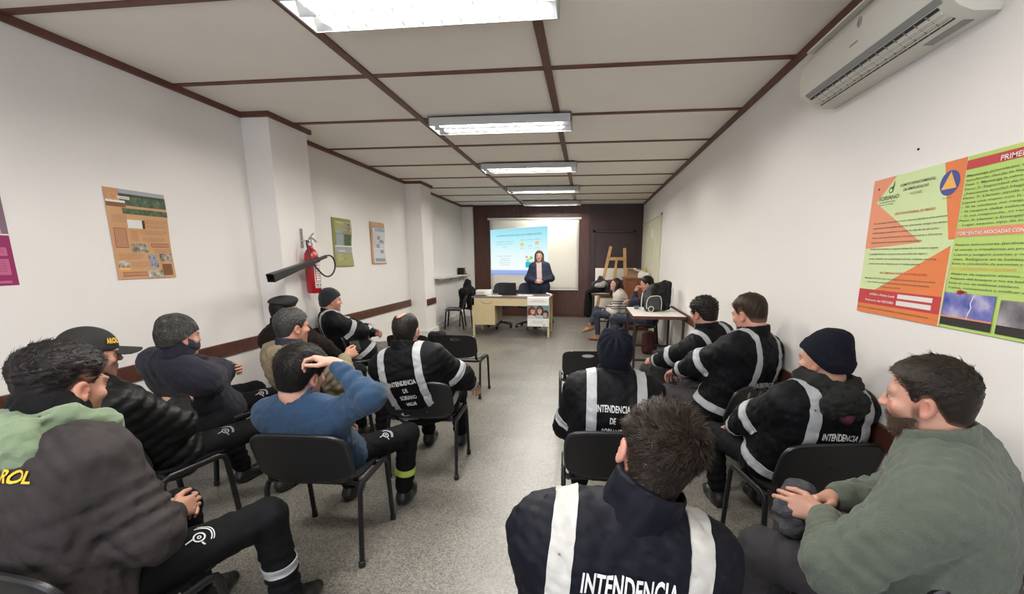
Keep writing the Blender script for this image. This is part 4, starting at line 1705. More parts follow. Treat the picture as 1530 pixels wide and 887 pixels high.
B = Poster('emergency_poster', (XR, 2.387, 1.932), (0, -1, 0), (-1, 0, 0), 1.07, .632, PC['lime'], 'large lime and orange emergency poster on the right wall', thick=.006)
B.rect(0, 0, .535, .30, PC['pale'])
B.rect(0, .30, .535, .632, PC['pale'])
B.poly([(0, 0), (.158, 0), (.035, .11), (0, .11)], PC['salmon'])
B.poly([(0, .105), (.035, .105), (.366, .303), (.03, .322), (0, .322)], PC['salmon'])
B.poly([(.426, 0), (.531, 0), (.535, .297), (.505, .297)], PC['orange'])
B.poly([(.53, .316), (.536, .632), (.0, .632), (.0, .575)], PC['orange'])
B.rect(.0, .518, .524, .588, PC['redband'])
B.rect(.278, .527, .480, .546, PC['white'])
B.rect(.276, .556, .478, .576, PC['white'])
B.rect(.533, .015, 1.07, .047, PC['redband'])
B.rect(.533, .259, 1.07, .290, PC['salmon'])
B.rect(.524, .31, .532, .632, PC['pale'])
n_ = 32
cxy = (.466, .082)
B.poly([(cxy[0] + .047 * math.cos(2 * PI * i / n_), cxy[1] + .047 * math.sin(2 * PI * i / n_)) for i in range(n_)], PC['bluelogo'], 'emblem')
B.poly([(.466, .040), (.503, .104), (.429, .104)], PC['amber'], 'emblem')
B.text([('CE.CO.E.D.', .466, .140, .007, .045, 'C')], M['ink'])
# small drop-like logo above SORIANO
n_ = 20
B.poly([(.132 + .014 * math.cos(2 * PI * i / n_), .060 + .014 * math.sin(2 * PI * i / n_)) for i in range(n_)], PC['green'], 'logo')
B.poly([(.134, .050), (.146, .060), (.152, .026), (.149, .020), (.144, .040)], PC['green'], 'logo')
B.poly([(.132 + .008 * math.cos(2 * PI * i / n_), .061 + .008 * math.sin(2 * PI * i / n_)) for i in range(n_)], PC['pale'], 'logo')
B.text([('SORIANO', .058, .101, .026, .135, 'L'), ('Intendencia Departamental', .062, .113, .008, .11, 'L'), ('Gestión de Riesgo', .062, .124, .008, .10, 'L'),
        ('COMITÉ DEPARTAMENTAL', .292, .055, .017, .205, 'C'), ('DE EMERGENCIAS', .288, .076, .017, .145, 'C'), ('CE.CO.E.D.', .295, .096, .012, .07, 'C')], M['ink'])
B.text([('GESTIÓN INTEGRAL DE RIESGO', .300, .176, .014, .235, 'C'), ('RECOMENDACIONES A LA POBLACIÓN', .285, .440, .013, .29, 'C')], M['ink_red'])
B.text([('Es un proceso orientado a reunir recursos familiares para prevenir', .045, .208, .011, .44, 'L'), ('situaciones de emergencia (antes adversos), mitigar los daños', .045, .231, .011, .44, 'L'),
        ('ambientales y restablecer la calidad de vida de los afectados.', .045, .253, .011, .41, 'L'), ('Todos tenemos Preventivas, Concientizaciones y Climáticas', .045, .276, .011, .43, 'L'),
        ('estamos prestando experiencia y de acciones propias.', .045, .298, .011, .33, 'L'),
        ('Solidarios: hombres y mujeres trabajando en conjunto logran', .045, .329, .011, .42, 'L'), ('la energía ideal para construir una comunidad más segura y', .045, .352, .011, .37, 'L'),
        ('unidos. Puedes con sensibilidad inclusiva, mujeres, asistencia', .045, .375, .011, .42, 'L'), ('y vecino como tener obstáculos, por un mañana optimista.', .045, .397, .011, .34, 'L'),
        ('Manténgase informado: avisos meteorológicos y recomendaciones de las autoridades.', .035, .466, .010, .45, 'L'), ('Tener siempre preparada una reserva de elementos más vulnerables.', .055, .484, .010, .40, 'L'),
        ('Notificación de eventos', .16, .503, .010, .13, 'L'), ('Ante una emergencia, estar preparados y unidos hace la diferencia.', .008, .610, .011, .47, 'L'),
        ('Mantenga prioridades: evite los riesgos más cercanos', .545, .074, .011, .48, 'L'), ('ayudando desde la llegada de los auxilios', .545, .090, .011, .40, 'L'), ('Paso 1: Mantenga la calma.', .545, .106, .011, .22, 'L'),
        ('Paso 2: Seguridad de la víctima. Observe si', .545, .122, .011, .42, 'L'), ('¿Necesita ayuda? Haga mapa para el auxilio', .545, .138, .011, .44, 'L'), ('Paso 3: Llamar ayuda al celular, guarde la', .545, .154, .011, .42, 'L'),
        ('Llame una mano con la persona consciente', .545, .170, .011, .42, 'L'), ('- Si la víctima no responde comience', .545, .186, .011, .40, 'L'), ('- Si respira debe colocarla en posición lateral', .545, .202, .011, .46, 'L'),
        ('- Si no responde, ni respira, realice masaje', .545, .218, .011, .45, 'L'), ('Paso 4: Llamar a Emergencias 911 comunicando', .545, .234, .011, .46, 'L'), ('- Lugar exacto, tipo de incidente y necesidades', .545, .250, .011, .46, 'L'),
        ('Retire estructuras (jardines, patios, etc.) que', .547, .322, .011, .44, 'L'), ('el viento o transforme en proyectiles', .547, .340, .011, .34, 'L'), ('Cierre y asegure puertas y ventanas exteriores', .547, .358, .011, .44, 'L'),
        ('altas. Refúgiese en la habitación más protegida', .547, .375, .011, .45, 'L'), ('Evite la circulación de personas y vehículos.', .547, .391, .011, .36, 'L'),
        ('Alejarse de espacios abiertos, cercas, alambrados', .547, .429, .011, .46, 'L'), ('Aléjese del bosque y no se bañe en piscinas. Más', .547, .446, .011, .46, 'L'), ('Evite el uso de teléfonos celulares.', .547, .463, .011, .28, 'L'),
        ('Calma, comunicados y notificar a las autoridades', .547, .480, .011, .44, 'L')], M['ink'])
B.text([('EN CASO DE ACTIVIDAD ELÉCTRICA', .545, .411, .015, .26, 'L')], PC['amber'])
B.text([('AVISO a Policía Local', .262, .544, .014, .175, 'R'), ('Referente del CECOED', .262, .573, .014, .20, 'R'), ('PRIMEROS AUXILIOS', .800, .043, .025, .26, 'C'), ('TORMENTAS ASOCIADAS CON LLUVIAS', .545, .283, .017, .33, 'L')], M['ink_white'])
PH = {'storm': photo_mat('storm_photo', [(.04, .07, .35), (.22, .22, .50), (.60, .55, .68)], 14), 'cloud': photo_mat('cloud_photo', [(.10, .09, .10), (.25, .23, .25), (.50, .47, .48)], 12),
      'field': photo_mat('field_photo', [(.012, .025, .010), (.045, .085, .03), (.12, .15, .07)], 30), 'misc': photo_mat('scenery_photo', [(.08, .05, .03), (.30, .25, .18), (.65, .62, .58)], 25),
      'misc2': photo_mat('mixed_photo', [(.05, .09, .08), (.22, .28, .33), (.45, .30, .30)], 40)}
B.rect(.536, .496, .752, .610, PH['storm'], 'picture')
B.rect(.536, .590, .754, .620, PC['ground'], 'picture')
B.rect(.536, .584, .754, .590, PC['salmon'], 'picture')
B.poly([(.664, .50), (.668, .50), (.660, .53), (.666, .545), (.655, .575), (.653, .586), (.650, .586), (.653, .565), (.661, .547), (.655, .530)], PC['white'], 'picture')
B.rect(.772, .505, 1.03, .618, PH['cloud'], 'picture')
B.rect(.772, .590, 1.03, .620, PC['ground'], 'picture')
pp = B.at(.628, .491, .001) + B.o
pin = tag(MB().lathe([(.0022, 0), (.0022, .008), (.006, .010), (.0045, .016), (.008, .020), (.007, .026)], 14, Matrix.Rotation(-PI / 2, 3, 'Y'), pp).build('push_pin', M['red'], smooth=True),
          'red push pin holding the storm picture of the lime poster', 'push pin')
p2 = B.at(.045, .045, .001) + B.o
tag(MB().lathe([(.004, 0), (.004, .003), (.002, .004)], 10, Matrix.Rotation(-PI / 2, 3, 'Y'), p2).build('nail_head', M['black_metal'], smooth=True), 'dark nail head beside the SORIANO logo of the lime poster', 'nail')
tag(MB().lathe([(.005, 0), (.005, .004), (.002, .006)], 10, Matrix.Rotation(-PI / 2, 3, 'Y'), (XR, 2.13, 2.02)).build('nail_head', M['black_metal'], smooth=True), 'single dark nail in the right wall above the lime poster', 'nail')

# tan poster on the left wall
T = Poster('tan_poster', (XL, 2.742, 2.036), (0, 1, 0), (1, 0, 0), .435, .632, PC['tan2'], 'tan and green farming poster on the left wall', thick=.002, curl=.004)
T.rect(.0, .0, .435, .034, PC['greyb'])
T.rect(.0, .0, .10, .075, PC['tan'])
T.rect(.093, .034, .435, .112, PH['field'], 'picture')
T.rect(.093, .030, .435, .048, PC['dgreen'])
T.rect(.0, .080, .13, .10, PC['white'])
T.rect(.0, .095, .13, .125, PC['brown'], 'picture')
T.rect(.13, .115, .435, .127, PC['tan2'])
T.rect(.10, .130, .435, .170, PH['field'], 'picture')
ring = [(.050 + .030 * math.cos(a_), .055 + .028 * math.sin(a_)) for a_ in np.linspace(-1.2, 4.2, 16)] + [(.050 + .019 * math.cos(a_), .055 + .018 * math.sin(a_)) for a_ in np.linspace(4.2, -1.2, 16)]
T.poly(ring, PC['tan2'], 'logo')
T.rect(.082, .050, .165, .070, PC['white'])
T.text([('SORIANO', .086, .066, .014, .075, 'L')], PC['brown'])
for (u0, v0, u1, v1, k_) in ((.122, .208, .228, .268, 'white'), (.228, .208, .248, .268, 'ground'), (.134, .281, .188, .361, 'tan'), (.123, .377, .248, .441, 'mm'), (.239, .456, .307, .553, 'm2'), (.327, .448, .424, .507, 'mm'),
                             (.013, .504, .09, .555, 'mm'), (.013, .550, .09, .566, 'amber'), (.217, .568, .329, .625, 'mm'), (.335, .526, .411, .613, 'brown2')):
    T.rect(u0, v0, u1, v1, {'mm': PH['misc'], 'm2': PH['misc2'], 'brown2': PC['brown']}.get(k_) or PC[k_], 'picture')
for (u0, v0, u1, v1) in ((.021, .271, .106, .409), (.275, .372, .414, .402), (.035, .581, .203, .612)):
    T.rect(u0, v0, u1, v1, PC['rust'])
    T.rect(u0 + .005, v0 + .005, u1 - .005, v1 - .005, PC['blush'])
tl = []
for (u, v0, n_, w_) in ((.02, .185, 5, .10), (.255, .205, 3, .165), (.262, .245, 2, .155), (.200, .285, 3, .21), (.215, .335, 3, .17), (.29, .420, 3, .13), (.028, .455, 4, .17), (.105, .515, 4, .12), (.030, .285, 12, .068), (.285, .384, 2, .12), (.045, .594, 2, .145), (.342, .545, 5, .062)):
    for i in range(n_):
        tl.append(('producción y medio ambiente en el campo'[(i * 3) % 9:], u, v0 + .011 * i, .007, w_ * (1 - .12 * (i == n_ - 1)), 'L'))
T.text(tl, PC['brown'])
# magenta poster cut by the frame's left edge
G = Poster('magenta_poster', (XL, 1.765, 2.035), (0, 1, 0), (1, 0, 0), .43, .635, PC['magenta'], 'magenta and mauve poster at the far left of the left wall', thick=.002)
G.rect(0, 0, .43, .345, PC['mauve'], 'picture')
G.rect(0, .30, .40, .345, PH['misc'], 'picture')
G.rect(0, .345, .43, .353, PC['white'])
G.rect(.05, .42, .405, .468, PC['pink'])
G.rect(.05, .485, .405, .575, PC['pink'])
G.rect(0, .608, .40, .622, PC['pink'])
G.text([('cuidado del agua y del suelo', .07, .436 + .013 * i, .009, .32, 'L') for i in range(2)] + [('todos los vecinos participan de la tarea', .07, .500 + .014 * i, .009, .32, 'L') for i in range(5)], PC['magenta'])
# two narrow posters beyond the first pillar
O = Poster('green_poster', (XL, 5.44, 2.075), (0, 1, 0), (1, 0, 0), .455, .635, PC['olive'], 'olive green poster beyond the fire extinguisher', thick=.002, curl=.010)
O.rect(.05, .035, .455, .17, PC['olive2'])
O.rect(.24, .06, .43, .19, PH['misc'], 'picture')
O.rect(.06, .155, .22, .195, PC['steel'])
O.rect(.07, .205, .25, .36, PC['steel'], 'picture')
O.rect(.27, .205, .435, .355, PH['field'], 'picture')
O.rect(.04, .355, .455, .372, PC['white'])
O.rect(.03, .375, .455, .455, PC['greyb'])
O.rect(.10, .392, .32, .408, PC['white'])
O.rect(.12, .42, .28, .432, PC['white'])
O.rect(.03, .46, .455, .62, PC['olive2'])
O.rect(.18, .49, .32, .58, PH['misc'], 'picture')
O.text([('AGUA Y SUELO', .10, .065, .022, .12, 'L')] + [('manejo del monte nativo', .08, .475 + .02 * i, .010, .10, 'L') for i in range(5)], PC['white'])
W_ = Poster('white_poster', (XL, 6.45, 2.10), (0, 1, 0), (1, 0, 0), .46, .635, PC['tan'], 'narrow curled whitish poster, the farther of the two beyond the extinguisher', thick=.002, curl=.012)
W_.rect(.05, .012, .46, .05, PC['tan2'])
W_.rect(.06, .09, .46, .62, pm('poster_pale', (.55, .56, .60)))
W_.rect(.12, .06, .44, .14, PC['steel'], 'picture')
for (u0, v0, u1, v1, k_) in ((.20, .20, .30, .26, 'mm'), (.28, .27, .42, .32, 'mm'), (.18, .33, .28, .39, 'm2'), (.30, .42, .42, .47, 'm2'), (.10, .55, .42, .60, 'm2')):
    W_.rect(u0, v0, u1, v1, PH['misc'] if k_ == 'mm' else PH['misc2'], 'picture')
W_.rect(.06, .40, .46, .408, PC['white'])
W_.text([('energía para todos', .08, .17 + .021 * i, .010, .10, 'L') for i in range(10)], PC['greyb'])
# ------------------------------------------------------------------ stacking chairs
def ring_panel(outline, hole, fn, th, rings=7):
    """panel with outline (u,v) and hole loop of the same length; fn maps (u,v,w)->point, w is the side"""
    n = len(outline)
    mb = MB()
    v = []
    K = rings + 1
    for side in (1, -1):
        for j in range(K):
            t = j / rings
            for i in range(n):
                u = hole[i][0] * (1 - t) + outline[i][0] * t
                w = hole[i][1] * (1 - t) + outline[i][1] * t
                v.append(fn(u, w, side * th / 2))
    f = []
    for j in range(rings):
        for i in range(n):
            a, b = j * n + i, j * n + (i + 1) % n
            f.append((a, b, b + n, a + n))
            a, b = a + K * n, b + K * n
            f.append((a, a + n, b + n, b))
    for i in range(n):
        a, b = rings * n + i, rings * n + (i + 1) % n
        f.append((a, b, b + K * n, a + K * n))
        a, b = i, (i + 1) % n
        f.append((b, a, a + K * n, b + K * n))
    return mb.add(v, f)


def super_outline(w, h, p, n=48, cx=0, cy=0, sag=0.0):
    o = []
    for i in range(n):
        a = 2 * PI * i / n
        c, s = math.cos(a), math.sin(a)
        u = cx + w * math.copysign(abs(c) ** (2 / p), c)
        v = cy + h * math.copysign(abs(s) ** (2 / p), s)
        if v < cy:
            v -= sag * (1 - (u - cx) ** 2 / w ** 2)
        o.append((u, v))
    return o


def make_chair(kind, label, group='black stacking chairs of the audience'):
    r = empty('stacking_chair', (0, 0, 0), 0, label, 'chair', group)
    # side frames: an inverted U of round tube on each side
    for s in (-1, 1):
        x = s * .245
        pts = [(x, -.205, .012), (x, -.175, .30), (x, -.168, .39), (x, -.155, .418), (x, -.125, .430), (x, .125, .430), (x, .155, .418), (x, .168, .39), (x, .178, .30), (x, .205, .012)]
        fr = MB().tube(pts, .0125, 10, flat=1.35).build('leg_frame', M['black_metal'], r, smooth=True)
        for y in (-.206, .206):
            MB().lathe([(.017, 0), (.0175, .03), (.014, .034)], 12, None, (x, y, 0)).build('foot_cap', M['black_plastic'], fr, smooth=True)
        MB().tube([(s * .245, -.10, .428), (s * .215, -.135, .420), (s * .205, -.175, .45), (s * .203, -.205, .56), (s * .200, -.228, .66)], .010, 8, flat=1.6).build('back_upright', M['black_metal'], r, smooth=True)
    for y in (-.10, .12):
        MB().tube([(-.245, y, .425), (-.20, y, .405), (.20, y, .405), (.245, y, .425)], .011, 8).build('cross_bar', M['black_metal'], r, smooth=True)

    def seat(u, v, w):
        z = .432 + .020 * (u / .21) ** 2 * .6 + .018 * (max(0, -v - .05) / .15) ** 2 - .030 * (max(0, v - .10) / .12) ** 2
        return (u, v + .02, z + w)
    o = super_outline(.222, .215, 5)
    ring_panel(o, [(p[0] * .02, p[1] * .02) for p in o], seat, .012).build('seat', M['grey_plastic' if kind == 'slot' else 'black_plastic'], r, smooth=True, auto=60)

    def back(u, v, w):          # v measured upwards from the lower edge
        y = -.195 - .32 * v + .22 * u * u
        return (u, y - w, .475 + v)
    if kind == 'slot':
        o = super_outline(.232, .120, 5.5, cy=.140, sag=.035)
        hl = super_outline(.055, .016, 2.2, cx=0, cy=.212)
    else:
        o = super_outline(.238, .128, 5.0, cy=.130, sag=.02)
        hl = [(p[0] * .02, .13 + (p[1] - .13) * .02) for p in o]
    bk = ring_panel(o, hl, back, .012).build('backrest', M['black_plastic'], r, smooth=True, auto=60)
    if kind != 'slot':
        # rolled border and moulded recess on the rear face
        pts = [back(p[0] * .985, .13 + (p[1] - .13) * .985, -.004) for p in o]
        MB().tube(pts, .012, 8, close=True).build('rim', M['black_plastic'], bk, smooth=True)
        q = super_outline(.13, .065, 8, cy=.115)
        MB().tube([back(p[0], p[1], -.0055) for p in q], .0035, 6, close=True).build('moulding', M['black_plastic'], bk, smooth=True)
    return r


CH = []


def place_chair(src, x, y, rz, label, first=[]):
    c = src if src.get('used') is None else copy_tree(src)
    src['used'] = 1
    c.location = (x, y, 0)
    c.rotation_euler = (0, 0, math.radians(rz))
    c['label'] = label
    return c


slot = make_chair('slot', '')
mold = make_chair('mold', '')
CHAIRS = [
    ('s', -1.40, 4.77, -2, 'empty black chair with slotted back left of the aisle, beside the seated balding man'),
    ('s', .01, 4.12, 4, 'empty black chair with slotted back right of the aisle, left of the blue gathered beanie'),
    ('s', -1.95, 4.72, 3, 'empty black chair half hidden behind the balding man, left of the other empty chair'),
    ('m', -1.15, 2.97, 3, 'black chair under the balding man in the reflective jacket'),
    ('m', -1.37, 2.05, 3, 'black chair under the man in the blue sweatshirt scratching his head'),
    ('m', .14, 2.26, 3, 'black chair under the man in the gathered blue beanie, in front of the nearest head'),
    ('m', 1.10, 2.235, 10, 'black chair under the man with dark beanie and grey hood'),
    ('m', .995, 3.14, 38, 'black chair under the man with short reddish hair along the right wall'),
    ('m', 1.00, 3.86, 38, 'black chair under the curly haired man beside the table'),
    ('m', 1.08, 1.40, 15, 'black chair under the man in green fleece'),
    ('m', .05, 1.10, 0, 'black chair under the nearest man with dark wavy hair'),
    ('m', -1.58, 1.12, -6, 'black chair under the man in dark brown jacket at the lower left'),
    ('m', -2.36, 2.04, -12, 'black chair under the man in black cap'),
    ('m', -2.70, 2.78, -18, 'black chair under the man in camouflage beanie with crossed arms'),
    ('m', -1.98, 3.02, -18, 'black chair under the grey haired man in beige jacket'),
    ('m', -2.46, 3.62, -20, 'black chair under the man in black beret'),
    ('m', -2.55, 4.64, -50, 'black chair under the reclining man in black beanie and reflective jacket'),
]
for k_, x, y, rz, lb_ in CHAIRS:
    place_chair(slot if k_ == 's' else mold, x, y, rz, lb_)

# ------------------------------------------------------------------ desk
dk = empty('desk', (-1.49, 8.84, 0), 0, 'cream metal teacher desk with dark top in front of the screen', 'desk')
wx, wy = .78, .39
MB().box(-wx - .01, -wy - .01, .775, wx + .01, wy + .01, .80).build('desktop', M['desk_top'], dk, bevel=.004)
MB().box(-wx, -wy, .62, wx, -wy + .02, .775).box(-wx, wy - .02, .70, wx, wy, .775).box(-wx, -wy, .62, -wx + .02, wy, .775).box(wx - .02, -wy, .62, wx, wy, .775).build('apron', M['desk'], dk, bevel=.003)
for nm, xa, xb in (('left', -wx + .035, -wx + .46), ('right', wx - .44, wx - .035)):
    p = MB().box(xa, -wy + .004, .232, xb, wy - .03, .775).build('pedestal', M['desk'], dk, bevel=.004)
    for i in range(3):
        dr = MB().box(xa + .015, wy - .032, .25 + .17 * i, xb - .015, wy - .012, .41 + .17 * i).build('drawer', M['desk'], dk, bevel=.004)
        MB().tube([((xa + xb) / 2 - .06, wy - .012, .34 + .17 * i), ((xa + xb) / 2 - .06, wy + .015, .34 + .17 * i), ((xa + xb) / 2 + .06, wy + .015, .34 + .17 * i), ((xa + xb) / 2 + .06, wy - .012, .34 + .17 * i)], .005, 8).build('handle', M['chrome'], dr, smooth=True)
for xa in (-wx, wx - .045):
    for ya in (-wy, wy - .045):
        MB().box(xa, ya, 0, xa + .045, ya + .045, .775).build('leg', M['desk'], dk, bevel=.004)
MB().tube([(-.60, -wy - .003, .705), (-.56, -wy - .004, .675), (-.48, -wy - .004, .662), (-.40, -wy - .004, .672), (-.36, -wy - .003, .70)], .004, 6).build('cable', M['desk_top'], dk, smooth=True)

# poster sheet hanging over the front of the desk
dp = empty('desk_poster', (-.935, 8.438, .80), 0, 'paper poster with three smiling faces hanging on the front of the desk', 'poster')
PW, PHh = .43, .585


def dpt(u, v, d=0):
    if v < .05:
        return (u, .05 - v, .004 + .002 + d)
    return (u, -.006 - d - .006 * math.sin((v - .05) * 5), .006 - (v - .05))


g = MB()
nv, nu = 24, 8
v = [dpt(-PW / 2 + PW * i / nu, (PHh + .05) * j / nv, dd) for dd in (0, -.002) for j in range(nv + 1) for i in range(nu + 1)]
f = []
S_ = (nv + 1) * (nu + 1)
for j in range(nv):
    for i in range(nu):
        a_ = j * (nu + 1) + i
        f.append((a_, a_ + nu + 1, a_ + nu + 2, a_ + 1))
        f.append((a_ + S_, a_ + 1 + S_, a_ + nu + 2 + S_, a_ + nu + 1 + S_))
g.add(v, f)
g.build('sheet', M['paper'], dp, smooth=True, auto=0)


def dshape(pts, m, name='picture', d=.0012, c=(0, 0)):
    g_ = MB()
    bm = bmesh.new()
    bm.faces.new([bm.verts.new((p[0] + c[0], p[1] + c[1], 0)) for p in pts])
    for k__ in range(1, 30):
        bmesh.ops.bisect_plane(bm, geom=bm.verts[:] + bm.edges[:] + bm.faces[:], plane_co=(0, .03 * k__, 0), plane_no=(0, 1, 0))
    bm.verts.index_update()
    g_.add([dpt(q.co.x, q.co.y, d) for q in bm.verts], [tuple(q.index for q in reversed(fc.verts)) for fc in bm.faces])
    bm.free()
    return g_.build(name, m, dp)


def oval(rx_, ry_, n__=20):
    return [(rx_ * math.cos(2 * PI * i / n__), ry_ * math.sin(2 * PI * i / n__)) for i in range(n__)]


def pmm(nm, c):
    return mat(nm, c, .7)


PF = dict(sky=pmm('print_teal', (.14, .24, .27)), skin=pmm('print_skin', (.55, .28, .20)), hair1=pmm('print_red_hair', (.12, .025, .018)), hair2=pmm('print_dark_hair', (.03, .014, .012)), cloth=pmm('print_cloth', (.45, .47, .50)), white=pmm('print_white', (.62, .56, .54)))
dshape([(-PW / 2, .215), (PW / 2, .215), (PW / 2, .475), (-PW / 2, .475)], PF['sky'], d=.0010)
dshape(oval(.085, .115), PF['hair1'], c=(-.125, .345), d=.0014)
dshape(oval(.075, .105), PF['hair2'], c=(.035, .325), d=.0014)
dshape(oval(.062, .070), PF['hair2'], c=(.145, .375), d=.0016)
dshape([(-.215, .475), (-.20, .42), (-.13, .405), (-.05, .43), (-.04, .475)], PF['white'], d=.0018)
dshape([(-.05, .475), (-.04, .415), (.03, .40), (.10, .42), (.10, .475)], PF['cloth'], d=.0018)
dshape(oval(.045, .060), PF['skin'], c=(-.105, .335), d=.0022)
dshape(oval(.045, .068), PF['skin'], c=(.03, .325), d=.0022)
dshape(oval(.040, .052), PF['skin'], c=(.140, .395), d=.0022)
for cx_, cy_ in ((-.105, .335), (.03, .325), (.140, .395)):
    dshape(oval(.018, .005), PF['white'], c=(cx_, cy_ + .030), d=.0026)
    dshape(oval(.006, .003), PF['hair2'], c=(cx_ - .016, cy_ - .008), d=.0026)
    dshape(oval(.006, .003), PF['hair2'], c=(cx_ + .016, cy_ - .008), d=.0026)
    dshape([(cx_ - .042, cy_ - .03), (cx_ - .02, cy_ - .058), (cx_ + .02, cy_ - .058), (cx_ + .042, cy_ - .03), (cx_, cy_ - .04)], PF['hair2'], d=.0024)
g = MB()
for st_, vv_, w_, hh_ in (('prevención para todos', .118, .22, .020), ('DE VIOLENCIA DOMÉSTICA', .150, .33, .022), ('estamos para ayudarte', .530, .22, .013), ('consulte en su oficina más cercana', .552, .26, .013), ('línea gratuita', .572, .20, .013)):
    vt, ff, wt = text_geo(st_, .01)
    kx = w_ / wt
    g.add([dpt((p[0] - wt / 2) * kx, vv_ - p[1] * hh_, .0016) for p in vt], ff)
g.add([dpt(*q, .0016) for q in ((.10, .595), (.14, .595), (.14, .61), (.10, .61))], [(3, 2, 1, 0)])
g.build('lettering', M['desk_top'], dp)

# things on the desk
pr = empty('data_projector', (-2.08, 8.72, .80), 4, 'white data projector at the left end of the desk', 'projector')
MB().box(-.16, -.11, .012, .16, .12, .115).build('case', M['white_enamel'], pr, bevel=.018, smooth=True)
MB().box(-.155, -.113, .02, .03, -.10, .085).build('vent', M['lamp_grey'], pr, bevel=.004)
MB().lathe([(.03, 0), (.034, .012), (.03, .02), (.024, .012)], 20, Matrix.Rotation(-PI / 2, 3, 'X'), (-.06, .12, .06)).build('lens', M['black_plastic'], pr, smooth=True)
for sx_ in (-.12, .12):
    MB().lathe([(.012, 0), (.012, .014)], 10, None, (sx_, -.07, 0)).build('foot', M['black_plastic'], pr)
lt = empty('laptop', (-1.63, 8.92, .80), 2, 'open black laptop seen from behind on the desk', 'laptop')
MB().box(-.185, -.02, .0, .185, .22, .018).build('keyboard_base', M['black_plastic'], lt, bevel=.004)
MB().prism([(-.185, 0), (.185, 0), (.185, .245), (-.185, .245)], .009, 0, Matrix.Rotation(math.radians(102), 3, 'X'), (0, -.022, .016)).build('lid', M['black_plastic'], lt, bevel=.003)
MB().tube([(-.15, -.022, .014), (.15, -.022, .014)], .008, 8).build('hinge', M['black_metal'], lt)
for i, (x, y, rz, lb_) in enumerate(((-1.86, 8.66, 12, 'loose white sheets beside the white projector'), (-1.24, 8.80, -5, 'open white papers right of the laptop'))):
    pa = empty('paper_sheets', (x, y, .80), rz, lb_, 'papers')
    for j in range(3):
        MB().box(-.15, -.105, .001 + .002 * j, .15, .105, .0025 + .002 * j, Matrix.Rotation(math.radians(5 * j - 4), 3, 'Z'), (0, 0, 0)).build('sheet', M['paper'], pa)
tag(MB().tube(crom([(-1.90, 8.78, .806), (-1.82, 8.70, .806), (-1.75, 8.74, .806), (-1.74, 8.85, .806), (-1.82, 8.90, .806)]), .004, 6).build('cable', M['black_plastic'], smooth=True), 'black cable lying between projector and laptop', 'cable')
pw = empty('paper_roll', (-.77, 8.95, .80), 20, 'rolled white paper at the right end of the desk', 'paper roll')
MB().tube([(0, -.16, .022), (0, .16, .022)], .022, 14).build('roll', M['paper'], pw, smooth=True)


# ------------------------------------------------------------------ office chairs behind the desk
def office_chair(label, x, y, rz):
    r = empty('office_chair', (x, y, 0), rz, label, 'chair', 'dark office chairs behind the desk')
    ring_panel(super_outline(.25, .24, 4), [(p[0] * .02, p[1] * .02) for p in super_outline(.25, .24, 4)], lambda u, v, w: (u, v, .48 + .3 * u * u + w), .06).build('seat', M['navy_cloth'], r, smooth=True, auto=60)
    o = super_outline(.23, .21, 3.6)
    ring_panel(o, [(p[0] * .02, p[1] * .02) for p in o], lambda u, v, w: (u, -.23 + .5 * u * u - .1 * v + w, .79 + v), .05).build('backrest', M['navy_cloth'], r, smooth=True, auto=60)
    MB().tube([(0, -.10, .44), (0, -.25, .46), (0, -.27, .60), (0, -.26, .74)], .018, 8, flat=1.6).build('back_post', M['black_plastic'], r, smooth=True)
    MB().tube([(0, 0, .10), (0, 0, .45)], .025, 12).build('gas_column', M['black_metal'], r, smooth=True)
    for i in range(5):
        a = 2 * PI * i / 5 + .3
        c_, s_ = math.cos(a), math.sin(a)
        lg_ = MB().tube([(0, 0, .12), (c_ * .14, s_ * .14, .105), (c_ * .28, s_ * .28, .075)], [.022, .018, .014], 8).build('leg', M['black_plastic'], r, smooth=True)
        MB().tube([(c_ * .28 - s_ * .014, s_ * .28 + c_ * .014, .030), (c_ * .28 + s_ * .014, s_ * .28 - c_ * .014, .030)], .030, 14).build('caster', M['rubber'], lg_, smooth=True)
    return r


M['navy_cloth'] = mat('navy_upholstery', (.022, .026, .045), .8, bump=.2, bscale=300)
office_chair('dark office chair behind the desk, left of the laptop', -1.92, 9.62, 172)
office_chair('dark office chair behind the desk, between laptop and standing speaker', -1.30, 9.70, 186)

# ------------------------------------------------------------------ chairs against the left wall
gch = make_chair('mold', 'grey shell chair by the left wall under the shelf', None)
for c in gch.children:
    if c.name.startswith(('seat', 'backrest')):
        c.data.materials[0] = M['grey_plastic']
gch.location = (-2.92, 9.40, 0)
gch.rotation_euler = (0, 0, math.radians(100))
gc2 = place_chair(mold, -2.58, 9.70, 60, 'black chair with dark coat hung over it, left of the desk')
M['black_cloth'] = mat('black_cloth', (.006, .006, .0065), .9, bump=.35, bscale=40, spec=.2)
ct = [Cap((-.20, 0, 0), (.16, .05, .0), .09, .10, k=.06), Cap((-.16, .0, -.02), (-.20, .02, -.30), .09, .07, k=.06), Cap((.14, .06, 0), (.18, .08, -.26), .09, .06, k=.06),
      Cap((.02, .06, .06), (.10, .10, .20), .10, .08, k=.06), Cap((0, -.02, -.05), (.0, -.02, -.32), .08, .06, k=.06), Fn(lambda D, X, Y, Z: D + .018 * wrinkle(X, Y, Z, 4, 14., 5))]
co = np_mesh('coat', *nets(*field(ct, .014), 1), M['black_cloth'])
co.location = (-2.66, 9.62, .80)
co.rotation_euler = (0, 0, math.radians(65))
tag(co, 'black coat draped over the chair back left of the desk', 'coat')


